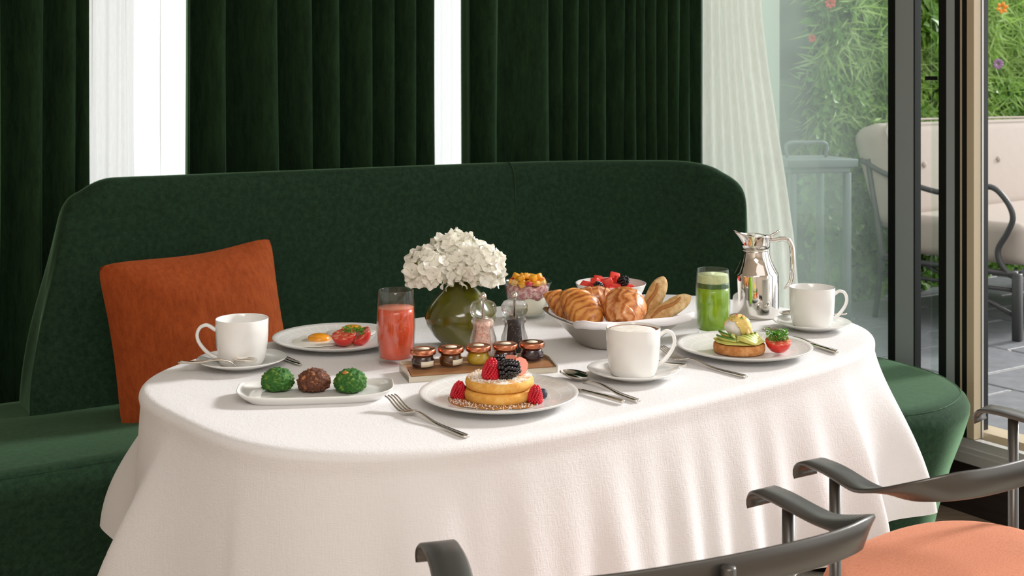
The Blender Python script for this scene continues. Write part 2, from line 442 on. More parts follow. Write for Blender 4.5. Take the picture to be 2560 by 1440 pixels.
# glass wall: plinth, sill track, header, frames, panes
struct(rb('wall_right', GU, GU + .16, NF, WN + .12, 0, .17, M['plinth']))
struct(rb('wall_right', GU - .0, GU + .16, NF, WN + .12, 2.62, CH, M['plaster']))
tr = struct(rb('trim_1', GU - .045, GU + .16, NF, WN, .17, .215, M['alu']), 'bare aluminium sliding door track under the glass door', 'door track')
rb('track_rail', GU - .03, GU - .005, NF, WN, .215, .238, M['alu'], tr)
rb('track_rail', GU + .03, GU + .11, NF, WN, .215, .250, M['beige'], tr)
rb('track_lip', GU - .05, GU - .045, NF, WN, .17, .20, M['alu'], tr)
FZ0, FZ1 = .24, 2.62
def frame(n0, n1, u0, u1, mat, name='frame_post', parent=None):
    return rb(name, GU + u0, GU + u1, n0, n1, FZ0, FZ1, mat, parent)
# fixed pane next to the corner
d1 = struct(bpy.data.objects.new('window_1', None)); COL.objects.link(d1); d1.location = W(GU, GN + .30, FZ0)
tag(d1, 'fixed glass panel with painted reflection haze between white sheer and dark frame', 'window')
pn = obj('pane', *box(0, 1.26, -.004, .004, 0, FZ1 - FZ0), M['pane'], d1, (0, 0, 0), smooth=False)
pn.rotation_euler = (0, 0, PH + PI / 2)
frame(GN + .268, GN + .30, -.03, .02, M['blackframe'], 'frame_post', d1)
frame(GN + .198, GN + .268, -.034, .0, M['greyframe'], 'frame_post', d1)
frame(GN + .193, GN + .198, -.034, -.005, M['blackframe'], 'frame_bead', d1)
rb('frame_rail', GU - .03, GU + .04, GN + .262, WN - .3, FZ0, FZ0 + .06, M['blackframe'], d1)
rb('frame_rail', GU - .03, GU + .04, GN + .262, WN - .3, 2.54, 2.62, M['blackframe'], d1)
d2 = struct(bpy.data.objects.new('door_1', None)); COL.objects.link(d2); d2.location = W(GU, GN + .05, FZ0)
tag(d2, 'dark framed sliding glass door stacked at the opening', 'door')
rb('pane', GU + .02, GU + .026, GN + .105, GN + .175, FZ0, FZ1, M['pane2'], d2)
frame(GN + .078, GN + .108, -.03, .05, M['blackframe'], 'frame_post', d2)
frame(GN + .050, GN + .078, -.033, .03, M['greyframe'], 'frame_post', d2)
frame(GN + .030, GN + .050, -.031, .05, M['blackframe'], 'frame_post', d2)
frame(GN + .024, GN + .030, -.032, .05, M['beige'], 'frame_bead', d2)
frame(GN + .006, GN + .024, -.031, .07, M['blackframe'], 'frame_post', d2)
lv = rb('lever_handle', GU - .06, GU - .035, GN + .108, GN + .135, 1.31, 1.322, M['blackframe'], d2)
d3 = struct(bpy.data.objects.new('door_2', None)); COL.objects.link(d3); d3.location = W(GU, GN - .03, FZ0)
tag(d3, 'champagne coloured metal door jamb at the terrace opening', 'door frame')
frame(GN - .018, GN + .006, -.032, .0, M['beige'], 'jamb', d3)
frame(GN - .018, GN + .006, .0, .004, M['blackframe'], 'gasket', d3)
frame(GN - .020, GN + .006, .004, .012, M['alu'], 'edge_strip', d3)
for i, t in enumerate((-1.35, -2.6)):
    f = struct(rb('trim_%d' % (i + 2), GU - .03, GU + .06, GN + t - .05, GN + t, FZ0, FZ1, M['blackframe']))
# ivory rug
rg = obj('rug', *rbox(-1.3, 1.22, -1.3, 1.28, 0, .014, .006, 2), M['rug'], None, W(1.55, 1.95, 0.0))
rg.rotation_euler = (0, 0, PH)
tag(rg, 'ivory wool rug lying under table and sofa', 'rug')

# ------------------------------------------------------------------ curtains
def drape(name, label, ridges, mat, n0, A, z0=.02, z1=2.68, cat='curtain', group=None, skew=.3, rows=14, wob=.010, seed=0, sub=14, axis='u', widen=None):
    """ridges: positions of the forward folds along the hanging line."""
    S = []
    for i in range(len(ridges) - 1):
        a, b = ridges[i], ridges[i + 1]
        for k in range(sub):
            p = k / sub
            q = p / skew * .5 if p < skew else .5 + (p - skew) / (1 - skew) * .5
            amp = min(A, (.95 if mat is M['curtain'] else .62) * (b - a))
            S.append((a + (b - a) * p, amp * (1 - math.cos(2 * PI * q)) / 2, i))
    S.append((ridges[-1], 0, len(ridges) - 1))
    base = W(sum(ridges) / len(ridges), n0, z0) if axis == 'u' else W(n0, sum(ridges) / len(ridges), z0)
    R = []
    for j in range(rows + 1):
        z = z0 + (z1 - z0) * j / rows
        f = 1 - j / rows
        row = []
        for s, o, i in S:
            w = wob * (0.4 + f) * noise.noise(Vector((i * 3.1 + seed, z * .9, seed)))
            w2 = wob * .8 * noise.noise(Vector((s * 6 + seed, z * 1.1, 5 + seed)))
            ss = s + w + (widen(s, z) if widen else 0)
            p = W(ss, n0 + o * (1 + .15 * f) + w2, z) if axis == 'u' else W(n0 - o * (1 + .15 * f) - w2, ss, z)
            row.append(p - base)
        R.append(row)
    o = obj(name, *grid(R), mat, None, base)
    if mat is M['curtain']:
        md = o.modifiers.new('thickness', 'SOLIDIFY'); md.thickness = .003; md.offset = 0
    return tag(o, label, cat, group)
NC = 3.47
uu = lambda pxs, n=NC: [u_at(p, n) for p in pxs]
drape('velvet_curtain', 'dark green velvet drape behind the cushion end of sofa', uu([-260, -180, -95, -10, 100, 186, 224]), M['curtain'], NC, .15, seed=1)
drape('velvet_curtain', 'dark green velvet drape between the two sheer strips', uu([470, 562, 692, 778, 845, 928, 984, 1038, 1084]), M['curtain'], NC, .15, seed=4)
drape('velvet_curtain', 'dark green velvet drape of tight folds between narrow sheer strip and wide sheer', uu([1175, 1238, 1372, 1408, 1446, 1472, 1512, 1562, 1590, 1614, 1640, 1668, 1697, 1724, 1758]), M['curtain'], NC, .12, seed=9)
NS = 3.68
drape('sheer_curtain', 'white sheer strip between cushion-end drape and middle drape', uu([170, 215, 262, 300, 335, 372, 402, 440, 470, 505, 540], NS), M['sheer'], NS, .02, seed=21, skew=.5, wob=.012)
drape('sheer_curtain', 'narrow white sheer strip between middle drape and tight-folded drape', uu([1050, 1082, 1104, 1128, 1150, 1178, 1205], NS), M['sheer'], NS, .02, seed=27, skew=.5, wob=.012)
drape('sheer_curtain', 'second sheer layer overlapping beside the cushion-end drape', uu([165, 200, 232, 262, 290, 315, 333], NS - .05), M['sheer'], NS - .05, .015, seed=41, skew=.5, wob=.006)
def widen(s, z):
    f = sm(1.75, .5, z)
    return -(3.357 - s) * .64 * f
drape('sheer_curtain', 'wide white sheer flaring out beside the fixed glass panel', [GN + t for t in (.81, .845, .88, .915, .95, .985, 1.02, 1.055, 1.095)], M['sheer2'], GU - .09, .035, seed=33, skew=.5, wob=.012, axis='n', widen=widen)

# ------------------------------------------------------------------ sofa
sofa = thing('banquette_sofa', 'curved bottle green velvet banquette sofa wrapping the table', 'sofa', W(1.6, 3.0, 0))
so = Vector(sofa.location)
outline = [(-.06, 3.05), (.0, 2.86), (.16, 2.75), (.5, 2.72), (1.0, 2.73), (1.5, 2.73), (1.85, 2.70), (2.05, 2.6), (2.15, 2.45), (2.2, 2.28), (2.29, 2.12), (2.44, 2.02), (2.64, 1.99), (2.84, 2.07), (2.97, 2.24), (3.01, 2.46), (2.99, 2.72), (2.93, 2.98), (2.76, 3.2), (2.5, 3.34), (2.17, 3.41), (1.6, 3.42), (.9, 3.42), (.3, 3.42), (.06, 3.32)]
ol = [Vector((p.x, p.y)) for p in cr([(a, b, 0) for a, b in outline], 8, True)]
def inset(poly, d):
    m = len(poly); out = []
    for i in range(m):
        t = (poly[(i + 1) % m] - poly[i - 1]).normalized()
        out.append(poly[i] + Vector((-t.y, t.x)) * d)      # inwards for a counter-clockwise outline
    return out
prof = [(.10, .05), (.085, .12), (.05, .25), (.018, .34), (.002, .395), (.0, .415), (.008, .434), (.022, .447), (.042, .4535), (.07, .455)]
rows = [[W(p.x, p.y, z) - so for p in inset(ol, d)] for d, z in prof]
V, F = grid(rows, closed_u=True)
nn = len(ol)
F.append(tuple(range(len(V) - nn, len(V)))); F.append(tuple(range(nn)))
obj('seat', V, F, M['sofa'], sofa)
rows = [[W(p.x, p.y, z) - so for p in inset(ol, .13)] for z in (.016, .06)]
V, F = grid(rows, closed_u=True); F.append(tuple(range(nn)))
obj('plinth', V, F, M['blackframe'], sofa)
sp = [Vector((p.x, p.y)) for p in inset(ol, .024)]
obj('piping', *tube([W(p.x, p.y, .4475) - so for p in sp] + [W(sp[0].x, sp[0].y, .4475) - so], .0022, 5, cap=False), M['sofa'], sofa)
# backrest swept along its path
bp = cr([(.655, 3.20, 0), (1.0, 3.20, 0), (1.6, 3.20, 0), (2.0, 3.195, 0), (2.25, 3.165, 0), (2.45, 3.09, 0), (2.58, 3.00, 0), (2.66, 2.90, 0), (2.70, 2.83, 0)], 14)
L = [0.0]
for i in range(1, len(bp)): L.append(L[-1] + (bp[i] - bp[i - 1]).length)
LT = L[-1]
def sect(h):      # (outward offset, height) round the section, h = top height
    pts = [(0, .42), (.012, .50), (.035, .66), (.058, .82)]
    pts += [(.075, h - .055), (.085, h - .028), (.103, h - .008), (.125, h), (.150, h - .006), (.168, h - .024), (.176, h - .055)]
    pts += [(.185, .8), (.19, .6), (.19, .36), (.10, .36), (0, .36)]
    return pts
rows = []
for i, p in enumerate(bp):
    t = (bp[min(i + 1, len(bp) - 1)] - bp[max(i - 1, 0)]).normalized()
    on = Vector((-t.y, t.x, 0))
    s = L[i]
    h = 1.045
    dl = LT - s
    if dl < .24: h -= .17 * (1 - math.sqrt(max(0, 1 - (1 - dl / .24) ** 2.4)))
    th = math.sqrt(max(.02, 1 - (1 - dl / .13) ** 2)) if dl < .13 else 1.0
    if s < .10: h -= .035 * (1 - s / .10) ** 2
    row = []
    for o, z in sect(h):
        q = p + on * (.095 + (o - .095) * th)
        lean = sm(.42, 1.04, z) * .125 * max(0, 1 - s / .9)      # slanting free end
        q = q + t * lean
        row.append(W(q.x, q.y, z) - so)
    rows.append(row)
def endcap(row, shift, k):
    c = sum((Vector(v) for v in row), Vector()) / len(row)
    return [c + (Vector(v) - c) * k + shift for v in row]
t0 = (W(bp[0].x, bp[0].y) - W(bp[1].x, bp[1].y)).normalized(); t1 = (W(bp[-1].x, bp[-1].y) - W(bp[-2].x, bp[-2].y)).normalized()
pre = [endcap(rows[0], t0 * .04, .72), endcap(rows[0], t0 * .036, .88), endcap(rows[0], t0 * .02, .97)]
post = []
rows = pre + rows + post
V, F = grid(rows, closed_u=True)
k = len(rows[0]); F.append(tuple(range(k))); F.append(tuple(range(len(V) - k, len(V))))
br = obj('backrest', V, F, M['sofa'], sofa)
md = br.modifiers.new('round', 'SUBSURF'); md.levels = 1; md.render_levels = 2
bi = min(range(len(bp)), key=lambda i: abs(bp[i].x - u_at(1303, 3.22)))
seam = [Vector(v) for v in rows[bi + 3][:9]]
obj('seam', *tube([v + (W(0, -.0005) if j < 7 else Vector()) for j, v in enumerate(cr(seam, 4))], .0016, 5), M['shade'], sofa)

# rust cushion leaning on the backrest
def pillow(w, h, th, n=26):
    def side(sg):
        R = []
        for j in range(n + 1):
            r = []
            for i in range(n + 1):
                a, b = -1 + 2 * i / n, -1 + 2 * j / n
                e = max(0, (1 - abs(a) ** 2.6)) ** .6 * max(0, (1 - abs(b) ** 2.6)) ** .6
                rc = 1 - .045 * (abs(a) * abs(b)) ** 8; px = a * w / 2 * rc * (1 - .05 * (1 - b * b) * abs(a)); pz = b * h / 2 * rc * (1 - (.06 + .02 * math.sin(a * 2.6 + .8)) * (1 - a * a) * abs(b))
                wr = .006 * noise.noise(Vector((a * 3, b * 3, 2.2))) + .009 * noise.noise(Vector((a * 9, b * 5, 1))) * sm(.6, 1, abs(b))
                r.append(Vector((px, sg * (th / 2 * e + wr * (e > .05)), pz)))
            R.append(r)
        return grid(R)
    return join(side(1), side(-1))
cu = obj('cushion', *pillow(.475, .43, .19), M['rust'])
cu.location = W(1.022, 3.065, .652)
cu.rotation_euler = (Rz(PH) @ Rx(math.radians(-13)) @ Ry(math.radians(-5.0))).to_euler()
tag(cu, 'rust orange chenille scatter cushion leaning on green sofa back', 'cushion')

# ------------------------------------------------------------------ table and cloth
TC, TR, TA, TB, TE = Vector((.059, 2.432, 0)), math.radians(39.8), .768, .446, 3.1
def WT(x, y, z=0.0):
    return Vector((TC.x + math.cos(TR) * x - math.sin(TR) * y, TC.y + math.sin(TR) * x + math.cos(TR) * y, z))
def dirT(v): return WT(v.x, v.y) - TC
def se(th, a, b, e=TE):
    c, s = math.cos(th), math.sin(th)
    return Vector((math.copysign(abs(c) ** (2 / e), c) * a, math.copysign(abs(s) ** (2 / e), s) * b))
def even(a, b, m):
    P = [se(2 * PI * i / 2400, a, b) for i in range(2401)]
    D = [0]
    for i in range(1, len(P)): D.append(D[-1] + (P[i] - P[i - 1]).length)
    out = []; j = 0
    for i in range(m):
        t = D[-1] * i / m
        while D[j + 1] < t: j += 1
        f = (t - D[j]) / max(1e-9, D[j + 1] - D[j])
        out.append(P[j].lerp(P[j + 1], f))
    return out
table = thing('dining_table', 'oval dining table hidden under the white linen cloth', 'table', TC.copy())
tw = Vector(table.location)
rim = even(TA - .004, TB - .004, 120)
rows = [[WT(p.x, p.y, z) - tw for p in rim] for z in (.718, .747)]
V, F = grid(rows, closed_u=True); F.append(tuple(range(120))); F.append(tuple(range(120, 240)))
obj('table_top', V, F, M['plinth'], table, smooth=False)
for du in (-.38, .38):
    c = WT(du, 0, 0) - tw
    obj('pedestal', *xf(lathe([(.20, .0145), (.20, .03), (.06, .05), (.045, .10), (.045, .66), (.10, .718)], 32), Tr(c)), M['blackframe'], table)
MR = 560
rim = even(TA, TB, MR)
nrm = []
for i in range(MR):
    t = (rim[(i + 2) % MR] - rim[i - 2]).normalized(); nrm.append(Vector((t.y, -t.x)))
def proj(p):
    return CX + FPX * p.x / p.y, HY + FPX * (CAM_Z - p.z) / p.y
pxs = [proj(WT(p.x, p.y, .6))[0] for p in rim]
ndir = [dirT(v) for v in nrm]
def idx(px):
    return min((i for i in range(MR) if ndir[i].y < 0), key=lambda i: abs(pxs[i] - px))
def idang(deg):
    a = math.radians(deg); d = Vector((math.cos(a), math.sin(a), 0))
    return max(range(MR), key=lambda i: ndir[i].dot(d))
def idpos(x, y):
    return min(range(MR), key=lambda i: (dirT(rim[i]) + TC - Vector((x, y, 0))).length)
folds = [(idpos(-.63, 2.33), .165, 11, 8, 0), (idpos(-.56, 1.95), .085, 7, 17, -15), (idx(620), .006, 2, 5, 0), (idx(1020), .024, 4, 6, 0), (idx(1090), .022, 7, 4, 3), (idx(1180), .016, 5, 5, 2), (idx(1300), .022, 5, 6, 0), (idx(1400), .018, 5, 5, 0),
         (idx(1500), .024, 6, 5, 2), (idx(1590), .014, 4, 4, 0), (idx(1680), .020, 5, 4, 0), (idx(1750), .016, 4, 4, 0), (idx(1830), .020, 5, 4, 1), (idx(1910), .016, 4, 4, 0), (idx(2000), .024, 6, 5, 2), (idpos(.66, 2.34), .055, 10, 5, 4), (idpos(.73, 2.52), .10, 7, 14, 0)]
def foldsum(i, s):
    v = 0.0
    for c, am, wl, wr, sl in folds:
        d = (i - c - sl * s + MR // 2) % MR - MR // 2
        v += am * math.exp(-abs(d / (wl if d < 0 else wr)) ** (1.5 if am > .05 else 2))
    return v
A = [0.0] * MR
for i in range(MR):                                                     # back side: soft regular folds
    if ndir[i].y > 0.3: A[i] += .02 * (1 + math.sin(i * .17)) * sm(.3, .6, ndir[i].y)
flare = [.035 - .015 * abs(nrm[i].x) ** 2 for i in range(MR)]
DROP = .315
cloth_rows = []
zt = TZ
for f in (.02, .2, .4, .6, .75, .86, .93, .965):
    cloth_rows.append([(p * f, zt + .0006 * noise.noise(Vector((p.x * f * 9, p.y * f * 9, 0)))) for p in rim])
for ang in (0, 18, 36, 54, 72, 90):
    a = math.radians(ang); r = .016
    cloth_rows.append([(rim[i] + nrm[i] * (r * math.sin(a) - r + .012), zt - r + r * math.cos(a)) for i in range(MR)])
for s in [k / 22 for k in range(1, 23)]:
    row = []
    for i in range(MR):
        dz = (DROP + .02 * math.sin(i * .031)) * s
        of = .008 + flare[i] * s + (A[i] + foldsum(i, s)) * sm(0, 1, s ** .75) + .003 * s * noise.noise(Vector((i * .05, s * 2, 3)))
        row.append((rim[i] + nrm[i] * of, zt - .016 - dz))
    cloth_rows.append(row)
R = [[WT(p.x, p.y, z) - tw - Vector((0, 0, 0)) for p, z in row] for row in cloth_rows]
V, F = grid(R, closed_u=True); F.append(tuple(range(MR)))
cl = obj('tablecloth', V, F, M['linen'], None, tw)
tag(cl, 'white linen tablecloth draped over the oval table', 'tablecloth')

# ------------------------------------------------------------------ armchairs
def make_chair(label):
    """local frame: origin on the floor at the seat centre, +y is the front (towards the table)"""
    t = thing('armchair', label, 'chair')
    plan = [(-.262, .18), (-.270, .125), (-.282, .07), (-.287, .02), (-.272, -.028), (-.23, -.062), (-.14, -.083), (0, -.09), (.14, -.083), (.23, -.062), (.272, -.028), (.287, .02), (.282, .07), (.270, .125), (.262, .18)]
    P = cr([(a, b, 0) for a, b in plan], 6)
    n = len(P); st = []
    Ls = [0]
    for i in range(1, n): Ls.append(Ls[-1] + (P[i] - P[i - 1]).length)
    for i, p in enumerate(P):
        tg = (P[min(i + 1, n - 1)] - P[max(i - 1, 0)]).normalized()
        outn = Vector((tg.y, -tg.x, 0))
        e = min(Ls[i], Ls[-1] - Ls[i])
        tw_ = sm(.10, .27, e)                                           # 0 flat arm, 1 upright back
        ang = tw_ * math.radians(82)
        side = outn * math.cos(ang) + Vector((0, 0, 1)) * math.sin(ang)
        nor = -outn * math.sin(ang) + Vector((0, 0, 1)) * math.cos(ang)
        hw = .026 - .003 * tw_
        z = .678 + .018 * tw_ - .010 * sm(.02, .12, e) * (1 - tw_)
        st.append((p + Vector((0, 0, z)), side * hw, nor * .0035))
    # curled tips
    def tip(p, tg, outn):
        out = []
        for k in range(1, 7):
            a = k / 6 * math.radians(120)
            c = p + tg * (.020 * math.sin(a)) + Vector((0, 0, -.018 * (1 - math.cos(a))))
            nr = Vector((0, 0, 1)) * math.cos(a) + tg * math.sin(a)
            out.append((c, outn * .026, nr * .0035))
        return out
    o0 = Vector(st[0][1]).normalized(); o1 = Vector(st[-1][1]).normalized()
    a = tip(Vector(st[0][0]), Vector((0, 1, 0)), o0); b = tip(Vector(st[-1][0]), Vector((0, 1, 0)), o1)
    st = a[::-1] + st + b
    obj('armrest_band', *ribbon(st), M['dark_metal'], t)
    for sx in (-1, 1):
        lg = obj('leg', *lathe([(.0095, .016), (.0095, .669)], 16), M['dark_metal'], t, (sx * .268, .135, 0))
    obj('leg', *lathe([(.0095, .016), (.0095, .708), (.008, .7105)], 16), M['dark_metal'], t, (0.0, -.105, 0))
    obj('seat_ring', *tube([(.205 * math.cos(2 * PI * k / 40), .165 * math.sin(2 * PI * k / 40) + .075, .405) for k in range(41)], .009, 8), M['dark_metal'], t)
    for sx in (-1, 1):
        obj('seat_bar', *tube([(sx * .268, .135, .405), (sx * .19, .12, .405)], .007, 8), M['dark_metal'], t)
    obj('seat_bar', *tube([(0, -.105, .405), (0, -.085, .405)], .007, 8), M['dark_metal'], t)
    rows = []
    for r, z in [(.20, .414), (.232, .420), (.243, .436), (.243, .458), (.235, .474), (.20, .484), (.12, .489), (.02, .490)]:
        rr = []
        for k in range(64):
            p = se(2 * PI * k / 64, r * 1.06, r * .74, 2.6)
            rr.append((p.x, p.y + .078, z))
        rows.append(rr)
    V, F = grid(rows, closed_u=True); F.append(tuple(range(64))); F.append(tuple(range(len(V) - 64, len(V))))
    obj('seat_cushion', V, F, M['salmon'], t)
    return t
ch1 = make_chair('gunmetal armchair with bent metal arm band backed up to the long side of the table')
ang1 = math.radians(24)
c1 = Vector((.914 * .82 - .407 * 1.32, .407 * .82 + .914 * 1.32, 0))
ch1.location = (c1.x + .407 * .01, c1.y - .914 * .01, 0); ch1.rotation_euler = (0, 0, ang1)
ch2 = copy_tree(ch1)
ch2['label'] = 'gunmetal armchair showing its salmon felt seat, next to the terrace door'
tl, tr_ = T(2012, 1148, .68), T(2458, 1014, .68)
mid = (tl + tr_) / 2; a2 = math.atan2(tr_.y - tl.y, tr_.x - tl.x)
ch2.location = (mid.x + math.sin(a2) * .195, mid.y - math.cos(a2) * .195, 0); ch2.rotation_euler = (0, 0, a2)

# ------------------------------------------------------------------ terrace, outdoor sofa, hedge
TRZ = .20
tf = struct(rb('floor_terrace', GU + .16, GU + 5.2, -2.0, 6.5, TRZ - .08, TRZ - .006, M['joint']), 'pale mortar bed of the slate terrace', 'terrace')
slab_me = None
sz, gap = .56, .014
k = 0
for iu in range(9):
    for jn in range(20):
        u0 = GU + .18 + iu * (sz + gap); n0 = -1.9 + jn * (.40 + gap) + (iu % 2) * .2
        if n0 < -.9: continue
        if slab_me is None:
            o = obj('paving_slab', *rbox(-sz / 2, sz / 2, -.2, .2, -.02, 0, .003, 1), M['slate'], tf, smooth=False); slab_me = o.data
        else:
            o = obj_me('paving_slab', slab_me, None, tf)
        o.location = W(u0 + sz / 2, n0 + .2, TRZ + random.uniform(-.0015, .0015)) - Vector(tf.location)
        o.rotation_euler = (0, 0, PH)
px_, pz = T(2552, 850, TRZ), 0
osf = thing('garden_sofa', 'wrought iron garden sofa with oatmeal cushions on the terrace', 'sofa', (px_.x, px_.y, TRZ), math.radians(40))
sw = 1.75
def cush(x0, x1, y0, y1, z0, z1, r):
    return rbox(x0, x1, y0, y1, z0, z1, r, 5)
obj('seat_cushion', *cush(.0, sw, -.01, .66, .315, .50, .045), M['canvas'], osf)
bc = cush(-.03, sw, 0, .19, 0, .50, .07)
bcV = [Matrix.Translation((0, .53, .46)) @ Rx(math.radians(-17)) @ Vector(v) for v in bc[0]]
obj('back_cushion', bcV, bc[1], M['canvas'], osf)
pip = [Vector((x, -.004, z)) for x, z in ((sw - .06, .49), (.3, .497), (.06, .49), (.0, .45), (-.012, .40), (-.012, .15), (.02, .02), (.12, .005), (sw - .1, .005))]
obj('piping', *tube([Matrix.Translation((0, .53, .46)) @ Rx(math.radians(-17)) @ v for v in cr(pip, 5)], .006, 6), M['canvas'], osf)
for bx_ in (.24, .95, 1.5):
    p = Matrix.Translation((0, .53, .46)) @ Rx(math.radians(-17)) @ Vector((bx_, -.006, .27))
    obj('button', *xf(ball(.016, 2, 1, .5, 1), Tr(p)), M['canvas'], osf)
def arm(x):
    path = [(x, .78, .745), (x, .66, .69), (x, .53, .65), (x, .36, .615), (x, .22, .628), (x, .12, .655), (x, .05, .60), (x, .02, .53), (x, .045, .46), (x, .085, .39), (x, .08, .335), (x, .04, .285), (x, .0, .272)]
    obj('arm_rail', *tube(cr(path, 6), .013, 8), M['iron'], osf)
for x in (-.03, sw + .03):
    arm(x)
    obj('leg', *rbox(x - .018, x + .018, -.018, .018, .0, .29, .004, 1), M['iron'], osf)
    obj('leg', *tube([(x, .70, 0.0), (x, .66, .3), (x, .74, .75)], .014, 8), M['iron'], osf)
    obj('side_rail', *tube([(x, 0, .285), (x, .68, .285)], .014, 8), M['iron'], osf)
    obj('side_rail', *tube([(x, 0, .215), (x, .68, .215)], .009, 8), M['iron'], osf)
    obj('cross_brace', *tube([(x, .0, .10), (x, .45, .285)], .010, 8), M['iron'], osf)
obj('front_rail', *tube([(0, 0, .285), (sw, 0, .285)], .014, 8), M['iron'], osf)
obj('back_rail', *tube([(0, .68, .29), (sw, .68, .29)], .014, 8), M['iron'], osf)

# lantern table seen through the glass with painted haze
lp = ray(2035, 395, 5.15)
lt = thing('lantern_stand', 'grey zinc lantern stand with a glazed body beside the ivy hedge', 'lantern', (lp.x - .02, lp.y + .05, TRZ), math.radians(12))
hz = lp.z - TRZ
obj('top_slab', *rbox(-.16, .16, -.16, .16, hz - .035, hz, .006, 2), M['zinc'], lt)
obj('top_slab', *rbox(-.135, .135, -.135, .135, hz - .06, hz - .035, .004, 1), M['zinc'], lt)
for sx in (-1, 1):
    for sy in (-1, 1):
        obj('post', *rbox(sx * .125 - .014, sx * .125 + .014, sy * .125 - .014, sy * .125 + .014, 0, hz - .06, .003, 1), M['zinc'], lt)
obj('base', *rbox(-.15, .15, -.15, .15, 0.0, .06, .005, 1), M['zinc'], lt)
for sx, sy, r in ((0, -1, 0), (0, 1, 0), (1, 0, PI / 2), (-1, 0, PI / 2)):
    obj('glass_panel', *xf(box(-.11, .11, -.002, .002, .06, hz - .06), Tr(sx * .125, sy * .125) @ Rz(r)), M['pane2'], lt, smooth=False)
obj('handle', *tube(cr([(-.09, 0, hz), (-.09, 0, hz + .06), (0, 0, hz + .065), (.09, 0, hz + .06), (.09, 0, hz)], 5), .007, 8), M['zinc'], lt)
# pale pier closing the hedge
HD, HW_ = Vector((-.643, .766, 0)), Vector((.766, .643, 0))
hb = Vector((px_.x, px_.y, 0)) + HD * 1.12
pr = hb + HW_ * -.95
pier = struct(obj('wall_garden', *obox((pr.x, pr.y, 0), HW_, HD, .74, .3, TRZ - .05, 1.95), M['extwall'], smooth=False))
def leaf_mesh(fn, count, w, l, seedv, fold=.35, jit=.6):
    rnd = random.Random(seedv); V, F = [], []
    for _ in range(count):
        p, nrm_ = fn(rnd)
        d = (nrm_ + Vector((rnd.uniform(-jit, jit), rnd.uniform(-jit, jit), rnd.uniform(-jit, jit)))).normalized()
        up = Vector((rnd.uniform(-1, 1), rnd.uniform(-1, 1), rnd.uniform(-1.2, .4)))
        t = (up - d * up.dot(d)).normalized(); s = t.cross(d)
        ll, ww = l * rnd.uniform(.6, 1.3), w * rnd.uniform(.7, 1.2)
        b = len(V)
        V += [p, p + t * ll * .45 + s * ww * .5 + d * ww * fold * .5, p + t * ll, p + t * ll * .45 - s * ww * .5 + d * ww * fold * .5, p + t * ll * .5]
        F += [(b, b + 1, b + 4), (b + 1, b + 2, b + 4), (b + 2, b + 3, b + 4), (b + 3, b, b + 4)]
    return V, F
def hedge(name, label, s0, s1, z0, z1, y0, bulge, mat, count, w, l, seedv, core=True, jit=.6):
    o0 = hb + HW_ * ((s0 + s1) / 2) + HD * y0; o0.z = TRZ
    t = thing(name, label, 'hedge', o0)
    ctr = (s1 - s0) / 2
    def surf(a, z):
        return bulge * (.5 + .5 * noise.noise(Vector((a * 1.7 + seedv, z * 1.9, seedv)))) + bulge * .5 * noise.noise(Vector((a * 5, z * 5, seedv)))
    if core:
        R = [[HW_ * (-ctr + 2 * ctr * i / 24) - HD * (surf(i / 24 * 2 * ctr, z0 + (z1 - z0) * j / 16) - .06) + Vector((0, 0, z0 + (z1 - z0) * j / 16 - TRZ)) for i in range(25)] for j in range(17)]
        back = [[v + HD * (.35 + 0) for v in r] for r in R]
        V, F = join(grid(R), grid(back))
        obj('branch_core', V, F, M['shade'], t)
    def fn(r):
        a = r.uniform(0, 2 * ctr); z = r.uniform(z0, z1)
        return HW_ * (a - ctr) - HD * (surf(a, z) + r.uniform(-.05, .05)) + Vector((0, 0, z - TRZ)), -HD
    obj('foliage', *leaf_mesh(fn, count, w, l, seedv, jit=jit), mat, t, smooth=False, kind='stuff')
    return t
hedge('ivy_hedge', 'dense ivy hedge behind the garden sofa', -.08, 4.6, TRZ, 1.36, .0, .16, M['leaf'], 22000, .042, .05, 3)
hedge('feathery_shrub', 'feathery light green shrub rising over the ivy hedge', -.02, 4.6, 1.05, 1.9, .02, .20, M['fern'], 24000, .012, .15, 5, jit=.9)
hedge('broadleaf_shrub', 'bright broadleaf shrub at the top of the hedge near the sheer', -.02, 1.0, 1.55, 2.02, -.04, .18, M['leaf'], 2600, .045, .09, 8, core=False)
def flower(px, py, d, r, mat, label, n=9):
    p = ray(px, py, d)
    t = thing('hedge_flower', label, 'flower', p)
    for k in range(n):
        a = 2 * PI * k / n + .3
        M4 = Rx(PI / 2) @ Rz(a) @ Tr(r * .55, 0, 0) @ Ry(-.4)
        obj('petal', *xf(ball(r * .5, 1, 1, .6, .18), M4), mat, t)
    return t
flower(2030, 96, 5.80, .022, M['redflower'], 'coral red flower in front of the feathery shrub behind the fixed glass panel', 7)
flower(2495, 160, 6.15, .030, M['lilac'], 'lilac flower cluster above the back of the garden sofa', 10)
flower(2505, 20, 6.2, .035, M['orangeflower'], 'pale orange flower high in the shrubs over the garden sofa', 6)
flower(2075, 8, 5.8, .03, M['redflower'], 'coral red flower at the very top of the broadleaf shrub', 7)

